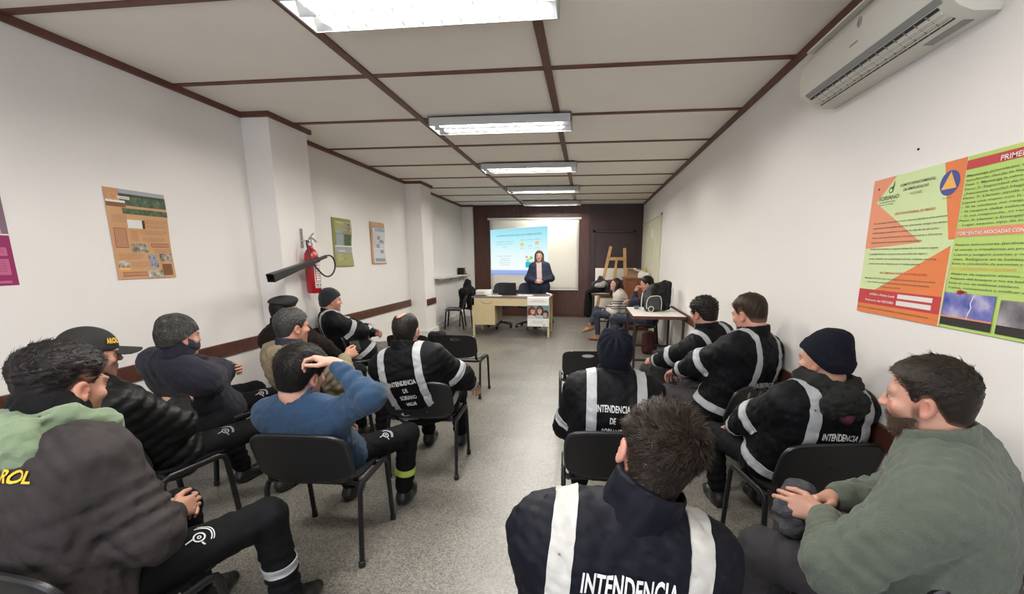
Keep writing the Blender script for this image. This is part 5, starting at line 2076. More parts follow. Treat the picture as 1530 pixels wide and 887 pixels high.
# ------------------------------------------------------------------ tables on the right
def steel_table(name, cx, cy, rz, lx, ly, z, label):
    r = empty(name, (cx, cy, 0), rz, label, 'table')
    MB().box(-lx / 2, -ly / 2, z - .028, lx / 2, ly / 2, z).build('tabletop', M['white_top'], r, bevel=.002)
    e = .016
    MB().box(-lx / 2 - .006, -ly / 2 - .006, z - .045, lx / 2 + .006, -ly / 2, z - .001).box(-lx / 2 - .006, ly / 2, z - .045, lx / 2 + .006, ly / 2 + .006, z - .001) \
        .box(-lx / 2 - .006, -ly / 2, z - .045, -lx / 2, ly / 2, z - .001).box(lx / 2, -ly / 2, z - .045, lx / 2 + .006, ly / 2, z - .001).build('edge_band', M['rail'], r, bevel=.002)
    for sx_ in (-1, 1):
        for sy_ in (-1, 1):
            x, y = sx_ * (lx / 2 - .03), sy_ * (ly / 2 - .03)
            MB().box(x - e, y - e, 0, x + e, y + e, z - .028).build('leg', M['dark_frame'], r, bevel=.002)
    for sy_ in (-1, 1):
        y = sy_ * (ly / 2 - .03)
        MB().box(-lx / 2 + .03, y - .012, .14, lx / 2 - .03, y + .012, .17).build('stretcher', M['dark_frame'], r, bevel=.002)
    for sx_ in (-1, 1):
        x = sx_ * (lx / 2 - .03)
        MB().box(x - .012, -ly / 2 + .03, z - .07, x + .012, ly / 2 - .03, z - .028).build('frame_rail', M['dark_frame'], r, bevel=.002)
    return r


steel_table('work_table', 1.005, 6.56, 0, .71, 1.12, .78, 'white-topped steel table carrying the backpack by the right wall')
steel_table('side_table', .52, 10.06, 0, .80, .62, .78, 'white-topped dark table piled with coats and bags in the far corner')

# backpack
bp = empty('backpack', (1.03, 6.62, .78), 8, 'black and grey backpack standing on the white table', 'backpack')
M['bag_black'] = mat('bag_nylon', (.006, .006, .0065), .6, spec=.25, bump=.4, bscale=55)
M['bag_grey'] = mat('bag_grey', (.035, .036, .036), .6, bump=.3, bscale=60)
M['piping'] = mat('pale_piping', (.55, .55, .52), .5)
pk = [Box((.06, .02, .21), (.15, .10, .20), .07, k=.04), Box((.13, .0, .28), (.085, .085, .16), .05, k=.03), Fn(lambda D, X, Y, Z: D + .010 * wrinkle(X, Y, Z, 6, 13., 4)), Cut((0, 0, .004), (0, 0, -1))]
np_mesh('main_compartment', *nets(*field(pk, .009), 1), M['bag_black'], bp)
pk = [Box((.165, -.02, .24), (.045, .085, .21), .035, k=.02), Fn(lambda D, X, Y, Z: D + .006 * wrinkle(X, Y, Z, 9, 18., 4)), Cut((0, 0, .004), (0, 0, -1))]
np_mesh('shoulder_padding', *nets(*field(pk, .008), 1), M['bag_black'], bp)
pk = [Box((-.06, -.06, .12), (.12, .07, .12), .055, k=.03), Fn(lambda D, X, Y, Z: D + .005 * wrinkle(X, Y, Z, 2, 15., 4)), Cut((0, 0, .003), (0, 0, -1))]
np_mesh('front_pocket', *nets(*field(pk, .008), 1), M['bag_grey'], bp)
pk = [Box((-.05, .03, .25), (.07, .08, .13), .05, k=.03), Fn(lambda D, X, Y, Z: D + .008 * wrinkle(X, Y, Z, 12, 15., 4)), Cut((0, 0, .004), (0, 0, -1))]
np_mesh('top_pocket', *nets(*field(pk, .008), 1), M['bag_grey'], bp)
MB().tube(crom([(-.16, -.132, .05), (-.165, -.130, .14), (-.13, -.128, .215), (-.05, -.130, .235), (.03, -.130, .225), (.055, -.132, .14), (.05, -.134, .02)]), .006, 8).build('piping', M['piping'], bp, smooth=True)
MB().tube(crom([(-.21, -.02, .03), (-.215, -.03, .16), (-.20, -.02, .28)]), .009, 8).build('side_strap', M['piping'], bp, smooth=True)
MB().tube([(-.10 + .038 * math.cos(a_), -.140, .045 + .038 * math.sin(a_)) for a_ in np.linspace(0, 2 * PI, 25)[:-1]], .007, 8, close=True).build('ring', M['piping'], bp, smooth=True)
MB().tube(crom([(.19, -.11, .08), (.222, -.115, .2), (.215, -.11, .36)]), .008, 8, flat=2).build('strap', M['piping'], bp, smooth=True)
MB().tube(crom([(.09, .0, .40), (.10, .0, .445), (.15, .0, .45), (.165, .0, .41)]), .009, 8).build('carry_handle', M['bag_black'], bp, smooth=True)
gl = tag(MB().lathe([(.034, 0), (.036, .004), (.040, .055), (.037, .055), (.033, .008)], 20).build('glass_tumbler', mat('clear_glass', (.8, .85, .85), .05), smooth=True), 'small clear tumbler on the white table left of the backpack', 'glass')
gl.location = (.78, 6.82, .78)
gl.data.materials[0].node_tree.nodes['Principled BSDF'].inputs['Transmission Weight'].default_value = .9

# coats and bags on the far table
def heap(name, label, cat, loc, prims, m, rz=0, h=.012, wr=.016, seed=1, f0=15.):
    o_ = np_mesh(name, *nets(*field(prims + [Fn(lambda D, X, Y, Z: D + wr * wrinkle(X, Y, Z, seed, f0, 5)), Cut((0, 0, .003), (0, 0, -1))], h), 1), m)
    o_.location = loc
    o_.rotation_euler = (0, 0, math.radians(rz))
    return tag(o_, label, cat)


M['pale_cloth'] = mat('pale_cloth', (.36, .33, .32), .9, bump=.3, bscale=60)
M['purple_cloth'] = mat('plum_cloth', (.06, .022, .035), .9, bump=.3, bscale=50)
M['navy_knit'] = mat('navy_fleece', (.017, .019, .033), .95, bump=.3, bscale=160, sheen=.3)
heap('handbag', 'dark handbag on the coat-piled far table', 'bag', (.62, 9.92, .78), [Box((0, 0, .10), (.20, .10, .12), .06, k=.03), Cap((-.12, 0, .18), (0, 0, .27), .02, k=.02), Cap((0, 0, .27), (.12, 0, .18), .02, k=.02)], M['bag_black'], 5, seed=21)
heap('folded_coat', 'black coat lying at the left end of the far table', 'coat', (.28, 10.0, .78), [Cap((-.12, -.12, .05), (.12, .1, .06), .08, k=.05), Cap((-.2, -.16, .04), (-.05, 0, .08), .06, k=.05)], M['black_cloth'], 0, seed=22)
heap('scarf', 'pale crumpled scarf lying on the coats on the far table', 'scarf', (.34, 9.95, .90), [Cap((-.10, 0, .04), (.08, .03, .06), .06, k=.04), Cap((0, 0, .06), (.06, .05, .10), .05, k=.03)], M['pale_cloth'], 10, seed=23, f0=26)
heap('jumper', 'plum jumper on top of the handbag on the far table', 'clothing', (.60, 10.05, .98), [Cap((-.18, 0, .03), (.16, .02, .04), .06, k=.04)], M['purple_cloth'], 0, seed=24)
heap('jacket_bundle', 'navy jacket bundle rising behind the pale scarf on the far table', 'clothing', (.27, 10.14, .90), [Cap((-.06, 0, .05), (.10, .0, .10), .09, k=.04), Cap((.02, 0, .1), (.05, 0, .20), .06, k=.04)], M['navy_knit'], 0, seed=25)
o_ = np_mesh('hanging_coat', *nets(*field([Cap((0, 0, .70), (0, .0, .25), .07, .10, k=.05), Cap((.03, .14, .70), (.02, .1, .3), .06, .08, k=.05), Cap((.03, 0, .74), (.14, .05, .76), .05, k=.04), Fn(lambda D, X, Y, Z: D + .015 * wrinkle(X, Y, Z, 27, 15., 5))], .013), 1), M['black_cloth'])
o_.location = (.045, 9.98, .06)
tag(o_, 'black coat hanging down the left end of the far table', 'coat')

# easel
ea = empty('easel', (.66, 10.86, 0), 0, 'tall pale wooden easel standing behind the far table', 'easel')


def bar(a_, b_, w_, d_, name):
    a_, b_ = Vector(a_), Vector(b_)
    ax_ = (b_ - a_).normalized()
    sx_ = Vector((1, 0, 0))
    sx_ = (sx_ - ax_ * sx_.dot(ax_)).normalized()
    sy_ = ax_.cross(sx_)
    Rm_ = Matrix((sx_, sy_, ax_)).transposed()
    return MB().box(-w_ / 2, -d_ / 2, 0, w_ / 2, d_ / 2, (b_ - a_).length, Rm_, a_).build(name, M['wood_pale'], ea, bevel=.004)


bar((-.46, -.12, 0), (-.08, .22, 1.84), .075, .03, 'leg')
bar((.34, -.12, 0), (.255, .22, 1.80), .075, .03, 'leg')
bar((.02, .66, 0), (.07, .20, 1.56), .055, .03, 'rear_leg')
bar((-.13, .155, 1.535), (.285, .155, 1.535), .0, .0, 'spare') if False else None
MB().box(-.15, .13, 1.50, .29, .165, 1.58).build('crossbar', M['wood_pale'], ea, bevel=.004)
MB().box(-.36, -.04, .58, .33, -.005, .65).build('crossbar', M['wood_pale'], ea, bevel=.004)
bar((-.03, -.02, .60), (.07, .16, 1.54), .06, .022, 'centre_post')
MB().box(-.34, -.10, .66, .36, -.01, .69).build('tray', M['wood_pale'], ea, bevel=.004)

# white board leaning on the wall behind it
Rb = Matrix.Rotation(math.radians(-6), 3, 'X')
wbd = empty('leaning_board', (.74, 11.24, .002), 0, 'white board leaning on the dark door behind the easel', 'board')
MB().box(-.52, -.01, 0, .52, .01, 1.31, Rb).build('panel', M['white_top'], wbd, bevel=.003)
# low red-brown cabinet with boxes on top
cb = empty('cabinet', (1.10, 9.88, 0), 0, 'red-brown wooden cabinet behind the seated pair', 'cabinet')
MB().box(-.27, -.35, .06, .285, .45, 1.10).build('carcass', M['wood_red'], cb, bevel=.004)
MB().box(-.29, -.37, 1.10, .29, .47, 1.13).build('top', M['wood_red'], cb, bevel=.004)
MB().box(-.25, -.33, 0, .27, .43, .06).build('plinth', M['rail'], cb)
for xa, xb in ((-.26, .0), (.008, .27)):
    d_ = MB().box(xa, -.368, .08, xb, -.35, 1.08).build('door', M['wood_red'], cb, bevel=.004)
    for q_ in (xa + .02, xb - .06):
        MB().box(q_, -.378, .10, q_ + .04, -.366, 1.06).build('stile', M['wood_red'], d_, bevel=.003)
    MB().lathe([(.008, 0), (.008, .012), (.014, .018), (.008, .026)], 12, Matrix.Rotation(PI / 2, 3, 'X'), (xb - .03 if xa < 0 else xa + .03, -.376, .62)).build('knob', M['chrome'], d_, smooth=True)
for j in range(4):
    g = MB()
    for k__ in range(1):
        g.box(-.283, -.33 + j * .2, .10, -.268, -.17 + j * .2, 1.06)
    g.build('side_panel', M['wood_red'], cb, bevel=.003)
bx = empty('cardboard_box', (1.0, 9.72, 1.13), 6, 'open cardboard box on the red-brown cabinet', 'box')
MB().box(-.14, -.12, 0, .14, .12, .008).box(-.14, -.12, 0, -.134, .12, .20).box(.134, -.12, 0, .14, .12, .20).box(-.14, -.12, 0, .14, -.114, .20).box(-.14, .114, 0, .14, .12, .20).build('body', M['cardboard'], bx)
MB().box(-.14, -.18, .19, .14, -.118, .196, Matrix.Rotation(math.radians(0), 3, 'X')).build('flap', M['cardboard'], bx)
heap('paper_pile', 'white crumpled papers spilling beside the cardboard box', 'papers', (1.22, 9.66, 1.13), [Box((0, 0, .06), (.12, .10, .06), .02, k=.02), Box((-.10, -.05, .16), (.12, .05, .02), .01, eulR(0, 0, 18), k=.02)], M['paper'], 0, seed=30, wr=.010)
yb = empty('yellow_bottle', (1.30, 9.92, 1.13), 0, 'yellow-topped bottle behind the papers on the cabinet', 'bottle')
MB().lathe([(.035, 0), (.038, .01), (.038, .16), (.018, .20), (.016, .23)], 18).build('bottle', mat('yellow_plastic', (.55, .40, .05), .45), yb, smooth=True)
MB().lathe([(.02, .225), (.02, .26), (.012, .265)], 14).build('cap', M['white_enamel'], yb, smooth=True)
rb = heap('red_bag', 'red cloth bag on the floor under the white table', 'bag', (1.04, 7.16, 0), [Box((0, 0, .19), (.11, .08, .19), .07, k=.03), Cap((-.05, 0, .36), (.05, 0, .36), .02, k=.02)], mat('red_bag_cloth', (.055, .009, .013), .8, bump=.3, bscale=50), 10, seed=31)
bb = heap('floor_bag', 'low black bag lying by the second pillar behind the empty chair', 'bag', (-2.72, 7.6, 0), [Box((0, 0, .10), (.15, .12, .12), .06, k=.03), Cap((.1, .1, .04), (.35, .25, .03), .04, k=.04)], M['bag_black'], 0, seed=33)
# ------------------------------------------------------------------ materials of clothes, skin and hair
def skin_mat():
    m = mat('skin', (.5, .28, .2), .48, attr=True, bump=.06, bscale=420)
    b = m.node_tree.nodes['Principled BSDF']
    b.inputs['Subsurface Weight'].default_value = .12
    b.inputs['Subsurface Radius'].default_value = (.010, .004, .002)
    return m


M['skin'] = skin_mat()
M['hair'] = mat('hair', (.02, .015, .012), .5, attr=True, spec=.18)
M['eye'] = mat('eye_white', (.33, .30, .28), .2)
M['iris'] = mat('iris_dark', (.018, .011, .008), .15)
M['hivis'] = mat('navy_workjacket', (.0045, .0052, .0095), .62, bump=.10, bscale=420, var=.12, vscale=5, spec=.14)
M['hivis_black'] = mat('black_workjacket', (.0030, .0034, .0048), .65, bump=.12, bscale=380, var=.12, vscale=5, spec=.14)
M['reflective'] = mat('reflective_tape', (.37, .385, .40), .45, bump=.06, bscale=700, var=.05, vscale=14)
M['reflective_warm'] = mat('reflective_tape_worn', (.47, .46, .43), .5, bump=.10, bscale=300, var=.08, vscale=14)
M['lime_tape'] = mat('lime_tape', (.45, .55, .10), .5)
M['trouser_dark'] = mat('dark_work_trousers', (.0050, .0052, .0065), .85, bump=.18, bscale=330, var=.15, vscale=7, spec=.15)
M['trouser_grey'] = mat('grey_trousers', (.115, .108, .098), .8, bump=.15, bscale=330, var=.1)
M['trouser_slate'] = mat('slate_trousers', (.020, .0175, .0205), .85, bump=.15, bscale=330, var=.12)
M['denim'] = mat('dark_denim', (.018, .024, .040), .8, bump=.2, bscale=380, var=.1)
M['shoe_black'] = mat('black_leather', (.010, .010, .010), .4)
M['shoe_brown'] = mat('tan_leather', (.27, .125, .055), .5)
M['brown_jacket'] = mat('brown_black_fabric', (.0165, .0117, .0115), .80, bump=.22, bscale=420, var=.14, vscale=5, sheen=.0)
M['dark_brown'] = mat('dark_brown_fleece', (.0105, .0066, .0060), .95, bump=.5, bscale=130, spec=.2)
M['green_hood'] = mat('sage_hood_cloth', (.155, .215, .125), .9, bump=.3, bscale=260, var=.1, sheen=.3)
M['puffer'] = mat('black_quilted_nylon', (.0040, .0041, .0045), .5, bump=.12, bscale=120, spec=.22)
M['navy_fleece'] = mat('navy_fleece_cloth', (.0115, .0122, .0265), .97, bump=.35, bscale=200, sheen=.08, var=.1)
M['blue_sweat'] = mat('blue_sweatshirt', (.018, .050, .105), .95, bump=.3, bscale=300, sheen=.08, var=.1)
M['beige'] = mat('beige_jacket', (.27, .215, .135), .85, bump=.25, bscale=220, var=.2, vscale=5)
M['green_fleece'] = mat('green_fleece_cloth', (.088, .108, .082), .97, bump=.40, bscale=210, sheen=.15, var=.10, vscale=4)
M['coat_navy'] = mat('navy_coat', (.0075, .014, .036), .8, bump=.2, bscale=200)
M['cream_knit'] = mat('cream_knit', (.56, .50, .43), .95, bump=.4, bscale=160, sheen=.3)
M['navy_shirt'] = mat('navy_shirt', (.014, .018, .030), .85, bump=.2, bscale=200)
M['blouse'] = mat('pale_pink_blouse', (.52, .40, .38), .8)
M['grey_hood'] = mat('charcoal_hood', (.019, .0195, .0195), .95, bump=.4, bscale=200, spec=.2)
M['burgundy'] = mat('burgundy_cloth', (.065, .010, .017), .9, bump=.3, bscale=200)
M['beanie_navy'] = mat('navy_knit_cap', (.0062, .0068, .0135), .97, bump=.6, bscale=190, spec=.2)
M['beanie_black'] = mat('black_knit_cap', (.0085, .0095, .0120), .97, bump=.6, bscale=190, sheen=.15)
M['cap_black'] = mat('black_cap_cotton', (.010, .010, .0105), .85, bump=.2, bscale=260)
M['yellow_print'] = mat('yellow_print', (.68, .43, .02), .6)
M['white_print'] = mat('white_print', (.66, .66, .66), .6)
M['grey_print'] = mat('grey_print', (.33, .34, .34), .7)


def camo():
    m = mat('camouflage_knit', (.05, .05, .05), .95, bump=.5, bscale=200)
    nt = m.node_tree
    tc = nt.nodes.new('ShaderNodeTexCoord')
    n_ = nt.nodes.new('ShaderNodeTexNoise')
    n_.inputs['Scale'].default_value = 26
    n_.inputs['Detail'].default_value = 3
    nt.links.new(tc.outputs['Object'], n_.inputs['Vector'])
    r = nt.nodes.new('ShaderNodeValToRGB')
    r.color_ramp.interpolation = 'CONSTANT'
    e = r.color_ramp.elements
    e[0].position, e[0].color = 0, (.022, .022, .020, 1)
    e[1].position, e[1].color = .62, (.095, .092, .082, 1)
    for p, c in ((.44, (.050, .048, .042, 1)), (.53, (.034, .033, .030, 1))):
        x_ = e.new(p)
        x_.color = c
    nt.links.new(n_.outputs['Fac'], r.inputs[0])
    nt.links.new(r.outputs[0], nt.nodes['Principled BSDF'].inputs['Base Color'])
    return m


M['camo'] = camo()
DK = (.0085, .0070, .0062)
BR = (.016, .0105, .0075)
HV = lambda **k: dict(dict(mat='hivis_black', stripes=True, off=.032, wr=.008, fold=.007), **k)
INT = lambda t=.60, sz=.050, wd=.20, more=(): dict(strings=['INTENDENCIA', 'DE', 'SORIANO'] + list(more), t0=t, lat0=0, size=sz, mt='white_print', width=[wd, wd * .17, wd * .62] + [wd * .36] * len(more), gap=1.28, bold=.026)

# nearest man, seen from behind
p17 = make_person('nearest man seen from behind, dark wavy hair, tall navy collar, head leaning right', (.05, 1.10), 0, .95, (.172, .985, 1.085),
    dict(top=HV(mat='hivis', off=.034, ch=.095, cr=.080, collar='stand', ctilt=.05, sx=.150, sw=.0275, smat='reflective_warm', text=[INT(.90, .058, .215)], wr=.008),
         ear=.010, belly=1.12, chest=1.10, vox=.0075, hvox=.005, hairvox=.0045, skin=(.52, .27, .20),
         hair=dict(col=BR, base=.48, top=.026, side=.006, amp=.006, strands=18000, slen=.024, lift=.22, whorl=(.012, -.075, .095), sw=.0011, z1=.07)),
    hp=-12, hr=22, hy=4, hs=1.04, neck=(.062, -.166, .985), width=1.16, hunch=.03, seed=17, face=True)

p14 = make_person('man in navy beanie gathered on top, reflective jacket, seated before the nearest man', (.14, 2.28), 3, .95, (.156, 2.28, 1.07),
    dict(top=HV(collar='stand', ch=.05, cr=.085, sx=.125, sw=.026, text=[dict(INT(.785, .048, .178), lat0=-.018)]), belly=1.12, chest=1.08, vox=.009, hat=dict(kind='beanie', mat='beanie_navy', gather=True, back=-.075, front=.05, fold=.0, foldt=0, top=.012, off=.020)),
    P=(0, -.01, .50), hp=31, hs=1.05, width=1.10, seed=14, hr=-2)

p8 = make_person('balding man in reflective jacket seen from behind, left of the aisle', (-1.15, 2.97), 3, .97, (-1.245, 2.86, 1.055),
    dict(top=HV(mat='hivis_black', collar='stand', ch=.055, cr=.092, sx=.128, sw=.026, text=[INT(.72, .046, .20, ('MELM',))], off=.036), belly=1.12, chest=1.08, vox=.010, hairvox=.006,
         hair=dict(col=(.014, .0115, .010), top=.009, side=.007, amp=.003, strands=3500, slen=.008, lift=.3, bald=((-.016, .010, .125), (.040, .085, .050)), grey=.1)),
    P=(0, -.01, .50), hp=4, hs=1.08, width=1.16, seed=8, wR=(.30, .22, .60), eR=(1, -.2, -.6))

p4 = make_person('man in blue sweatshirt seen from behind, right hand scratching his head', (-1.37, 2.09), 2, .95, (-1.372, 1.90, .998),
    dict(top=dict(mat='blue_sweat', off=.018, collar='roll', rt=.012, rh=.052, wr=.006, fold=.007, name='sweatshirt'), belly=.9, chest=.92, vox=.0085, hairvox=.005, skin=(.54, .30, .22),
         hair=dict(col=DK, top=.026, side=.012, amp=.004, strands=10000, slen=.024, lift=.08, comb=(.2, .6, -.35), sw=.0012)),
    P=(0, .04, .50), hp=-6, hy=-14, hs=1.13, hr=6, width=1.08, seed=4, nk=.130,
    wR=(-1.175, 1.86, 1.075, 1), sl=.265, fl=.25, eR=(.6, -.1, -1), hR=dict(pn=(-.75, -.25, -.45), curl=[(35, 50, 20), (48, 45, 20), (50, 45, 20), (40, 45, 20)], thumb=(35, 10)), fR=(-.85, -.12, .30),
    kR=(-1.08, 2.42, .49, 1), kL=(-1.52, 2.42, .49, 1), aR=(.25, .38, .09))

p1 = make_person('man in dark brown jacket with sage green hood at the lower left, short faded hair', (-1.60, 1.10), -6, 1.0, (-1.675, 1.165, 1.145),
    dict(top=dict(mat='brown_jacket', off=.028, collar='hood', cmat='green_hood', hood=.036, hx=1.12, hz=.10, wr=.010, wf=12., fold=.010,
                  text=[dict(strings=['AROL'], t0=.83, lat0=.100, size=.044, mt='yellow_print', width=.135, tilt=-.16, bold=.03)]), vox=.0075, hvox=.005, hairvox=.0045, skin=(.50, .26, .185), stubble=.35,
         hair=dict(col=(.012, .0095, .009), top=.024, side=.004, amp=.006, strands=9000, slen=.018, lift=.10, comb=(0, .7, .1), fade=.045, sw=.0011)),
    hp=-12, hy=3, hs=1.05, width=1.12, seed=1,
    kR=(-1.275, 1.47, .52, 1), aR=(.30, .44, .09), kL=(-1.70, 1.50, .52, 1), wR=(-1.525, 1.31, .62, 1), wL=(-1.66, 1.36, .60, 1), eR=(1, -.5, -.8),
    hR=dict(pn=(-.9, .1, -.3), curl=(20, 28, 18), thumb=(10, 10)), fR=(-.1, .85, -.15), hL=dict(pn=(.9, 0, -.3)))
# dark scarf round his neck
f_ = p1['f']
sc_p = [Cap(f_.p((0, -.03, -.045)) - npv((0, 0, .0)), p1['N'] + p1['up'] * .02, .090, .104, k=.03), Fn(lambda D, X, Y, Z: D + .009 * wrinkle(X, Y, Z, 61, 24., 4)),
        Cap(f_.p((0, -.025, -.045)), f_.p((0, .0, .12)), .068, .09, k=.01, op='s')]
np_mesh('neck_warmer', *nets(*field(sc_p, .007), 1), M['black_cloth'], p1['body'])

p2 = make_person('man in black cap and black quilted jacket reclining by the left wall', (-2.36, 2.04), -12, .97, (-2.395, 1.80, 1.088),
    dict(top=dict(mat='puffer', off=.036, collar='stand', ch=.05, cr=.075, quilt=.062, wr=.004, fold=.003), vox=.010, skin=(.46, .24, .17), stubble=.5, hvox=.006,
         hair=dict(col=DK, top=.006, side=.006, amp=.002), hat=dict(kind='cap', mat='cap_black')),
    P=(0, .02, .48), hy=-16, hp=-6, hs=1.06, seed=2, width=1.1,
    wR=(-2.33, 2.16, .745, 1), wL=(-2.50, 2.20, .715, 1), hR=dict(pn=(-.5, 0, -.8), curl=(30, 45, 25)), hL=dict(pn=(.5, 0, -.8), curl=(30, 45, 25)), fR=(-.6, .75, -.05), fL=(.5, .8, -.05), eR=(1, -.5, -.6),
    kR=(.20, .44, .50), kL=(-.14, .44, .50), aR=(.24, .55, .09), aL=(-.14, .55, .09))

p3 = make_person('man in camouflage beanie and navy fleece with crossed arms against the left wall', (-2.70, 2.78), -18, .97, (-2.615, 2.48, 1.045),
    dict(top=dict(mat='navy_fleece', off=.034, collar='stand', ch=.085, cr=.068, wr=.006, name='fleece', fold=.005), vox=.010, hvox=.006,
         hat=dict(kind='beanie', mat='camo', back=-.045, front=.045, fold=.0, foldt=0, top=.022, off=.018), legs=dict(mat='trouser_dark', off=.022)),
    P=(0, .0, .49), hy=-4, hp=-3, hs=1.08, seed=3, width=1.2, wR=(-.11, .05, .80), wL=(.12, .08, .78), eR=(1, .25, -.2), eL=(-1, .25, -.2),
    hR=dict(pn=(0, -1, -.1)), hL=dict(pn=(0, -1, 0)), fR=(-1, 0, .1), fL=(1, 0, .1), kR=(.20, .42, .5), aR=(.22, .40, .09))
np_mesh('neck_gaiter', *nets(*field([p3['f'].cap((0, -.03, -.10), (0, -.012, -.03), .078, .083, k=.03), p3['f'].ell((0, .03, -.045), (.072, .075, .060), k=.03),
        Fn(lambda D, X, Y, Z: D + .004 * wrinkle(X, Y, Z, 71, 30., 4))], .007), 1), M['navy_fleece'], p3['body'])

p5 = make_person('grey haired man in beige jacket behind the man in blue, holding something up', (-1.98, 3.02), -22, .97, (-2.045, 2.79, 1.075),
    dict(top=dict(mat='beige', off=.032, collar='stand', ch=.045, cr=.075, cmat='navy_shirt', wr=.010, wf=13., fold=.010), vox=.010, hairvox=.006, hvox=.006, skin=(.52, .26, .18), stubble=.2,
         hair=dict(col=(.030, .029, .028), grey=.45, base=1.0, top=.017, side=.009, amp=.004, strands=9000, slen=.011, lift=.2, comb=(0, .6, -.2))),
    hy=-8, hp=-4, hs=1.06, seed=5, width=1.08, wR=(-1.855, 3.10, .80, 1), eR=(1, -.6, -.9), hR=dict(pn=(-.8, .3, -.2), curl=(45, 55, 30), thumb=(20, 25)), fR=(.25, .8, .35), kR=(.16, .42, .5))
th = MB().box(-.035, -.008, -.07, .035, .008, .07)
ph = th.build('mobile_phone', M['black_plastic'], bevel=.005)
ph.location = (-1.835, 3.215, .865)
ph.rotation_euler = (math.radians(-70), 0, math.radians(35))
tag(ph, 'dark phone held up by the grey haired man in beige', 'phone')

p6 = make_person('man in black beret and dark brown jacket beside the first pillar', (-2.46, 3.62), -20, .95, (-2.63, 3.50, 1.10),
    dict(top=dict(mat='dark_brown', off=.040, collar='stand', ch=.05, cr=.08, wr=.008), vox=.011, hair=dict(col=DK, top=.006, side=.006, amp=.002), hat=dict(kind='beret', mat='cap_black'), skin=(.48, .26, .19)),
    hy=-10, hs=1.08, seed=6, width=1.3, hp=-2)

p7 = make_person('man in black beanie and reflective jacket leaning back beside the pillar', (-2.55, 4.64), -50, .97, (-2.79, 4.47, 1.085),
    dict(top=HV(collar='stand', ch=.04, cr=.075, chest_band=True, sx=.10, band=.62, off=.036, wr=.009), belly=1.12, chest=1.08, vox=.011, hvox=.006, skin=(.50, .25, .175), stubble=.25,
         hat=dict(kind='beanie', mat='beanie_black', back=-.055, front=.058, fold=.045, foldt=.004, top=.012, off=.012), legs=dict(mat='trouser_grey', off=.024)),
    P=(0, .02, .49), hy=6, hp=-2, hs=1.06, seed=7, width=1.15, wR=(-.07, .115, .76), wL=(.07, .155, .72), eR=(1, .1, -.4), eL=(-1, .1, -.4), hR=dict(pn=(-.2, -1, -.2)), hL=dict(pn=(0, -1, 0)), fR=(-.9, .4, .15), fL=(.9, .4, 0),
    kR=(.16, .40, .52), kL=(-.14, .40, .50))

p12 = make_person('curly dark haired man in reflective jacket by the right wall, nearest the table', (1.00, 3.86), 40, .97, (.97, 3.69, 1.105),
    dict(top=HV(collar='stand', ch=.055, cr=.080, band=.80, sx=.12), belly=1.12, chest=1.08, vox=.011, hvox=.006, hairvox=.006, skin=(.40, .205, .145), stubble=.2,
         hair=dict(col=(.013, .011, .010), top=.024, side=.014, amp=.008, strands=5000, slen=.014, lift=.4), legs=dict(mat='trouser_slate', off=.020)),
    hy=-6, hp=-12, hs=1.08, seed=12, width=1.08, wR=(.70, 4.07, .64, 1), wL=(.62, 4.00, .62, 1), eL=(-1, -.4, -.6), hL=dict(pn=(.7, 0, -.6), curl=(35, 45, 25)), hR=dict(pn=(-.7, 0, -.6), curl=(35, 45, 25)), fL=(.1, .9, -.2), fR=(-.3, .9, -.2),
    kL=(.62, 4.22, .49, 1), kR=(.94, 4.30, .49, 1), aL=(-.16, .46, .09), aR=(.13, .46, .09))
cup = MB().lathe([(.028, 0), (.034, .01), (.036, .06), (.028, .085), (.024, .085)], 18).build('gourd_cup', M['black_plastic'], smooth=True)
cup.location = (.68, 4.17, .60)
tag(cup, 'small dark cup held by the curly haired man by the white table', 'cup')

p13 = make_person('man with short reddish brown hair in reflective jacket against the right wall', (.955, 3.19), 38, 1.0, (1.115, 3.09, 1.178),
    dict(top=HV(collar='stand', ch=.055, cr=.090, band=.80, sx=.125, off=.036, waist=True, text=[INT(.52, .05, .20)]), belly=1.12, chest=1.08, vox=.010, hvox=.006, hairvox=.006, skin=(.50, .255, .185),
         hair=dict(col=(.034, .0195, .0125), top=.018, side=.007, amp=.005, strands=5000, slen=.011, lift=.2, fade=.04, comb=(0, .4, .3)), legs=dict(mat='trouser_slate', off=.020)),
    hy=-2, hp=-14, hs=1.08, seed=13, width=1.18, wL=(-.10, .36, .66), wR=(.02, .38, .64), eL=(-1, -.2, -.5), kL=(.66, 3.44, .49, 1), kR=(.86, 3.62, .49, 1), aL=(-.16, .48, .09), aR=(.1, .48, .09))

p15 = make_person('man in dark beanie with grey hood and burgundy collar, left of the man in green', (1.075, 2.31), 10, .97, (1.15, 2.18, 1.070),
    dict(top=HV(collar='hood', cmat='grey_hood', hood=.038, hz=.14, band=.78, sx=.130, sw=.027, text=[INT(.76, .045, .185)], off=.034), belly=1.12, chest=1.08, vox=.009, hvox=.006, skin=(.50, .27, .19),
         hat=dict(kind='beanie', mat='beanie_navy', back=-.040, front=.065, fold=.05, foldt=.006, top=.030, off=.018, slouch=(0, -.03))),
    P=(0, -.01, .50), hy=26, hp=-4, hs=1.06, seed=15, width=1.10, wL=(-.16, .30, .58), wR=(.05, .32, .60), eL=(-1, -.35, -.5), kL=(-.20, .42, .49), kR=(.14, .42, .49))
bur = [Cap(p15['sp'](a[0], a[1], a[2]), p15['sp'](b[0], b[1], b[2]), .020, k=.02) for a, b in (((.90, -.125, .06), (1.08, -.125, -.03)), ((1.08, -.125, -.03), (1.04, -.095, -.105)), ((1.04, -.095, -.105), (.985, 0, -.165)), ((.985, 0, -.165), (1.04, .095, -.105)), ((1.04, .095, -.105), (1.08, .125, -.02)))]
np_mesh('hood_lining', *nets(*field(bur, .008), 1), M['burgundy'], p15['jacket'])

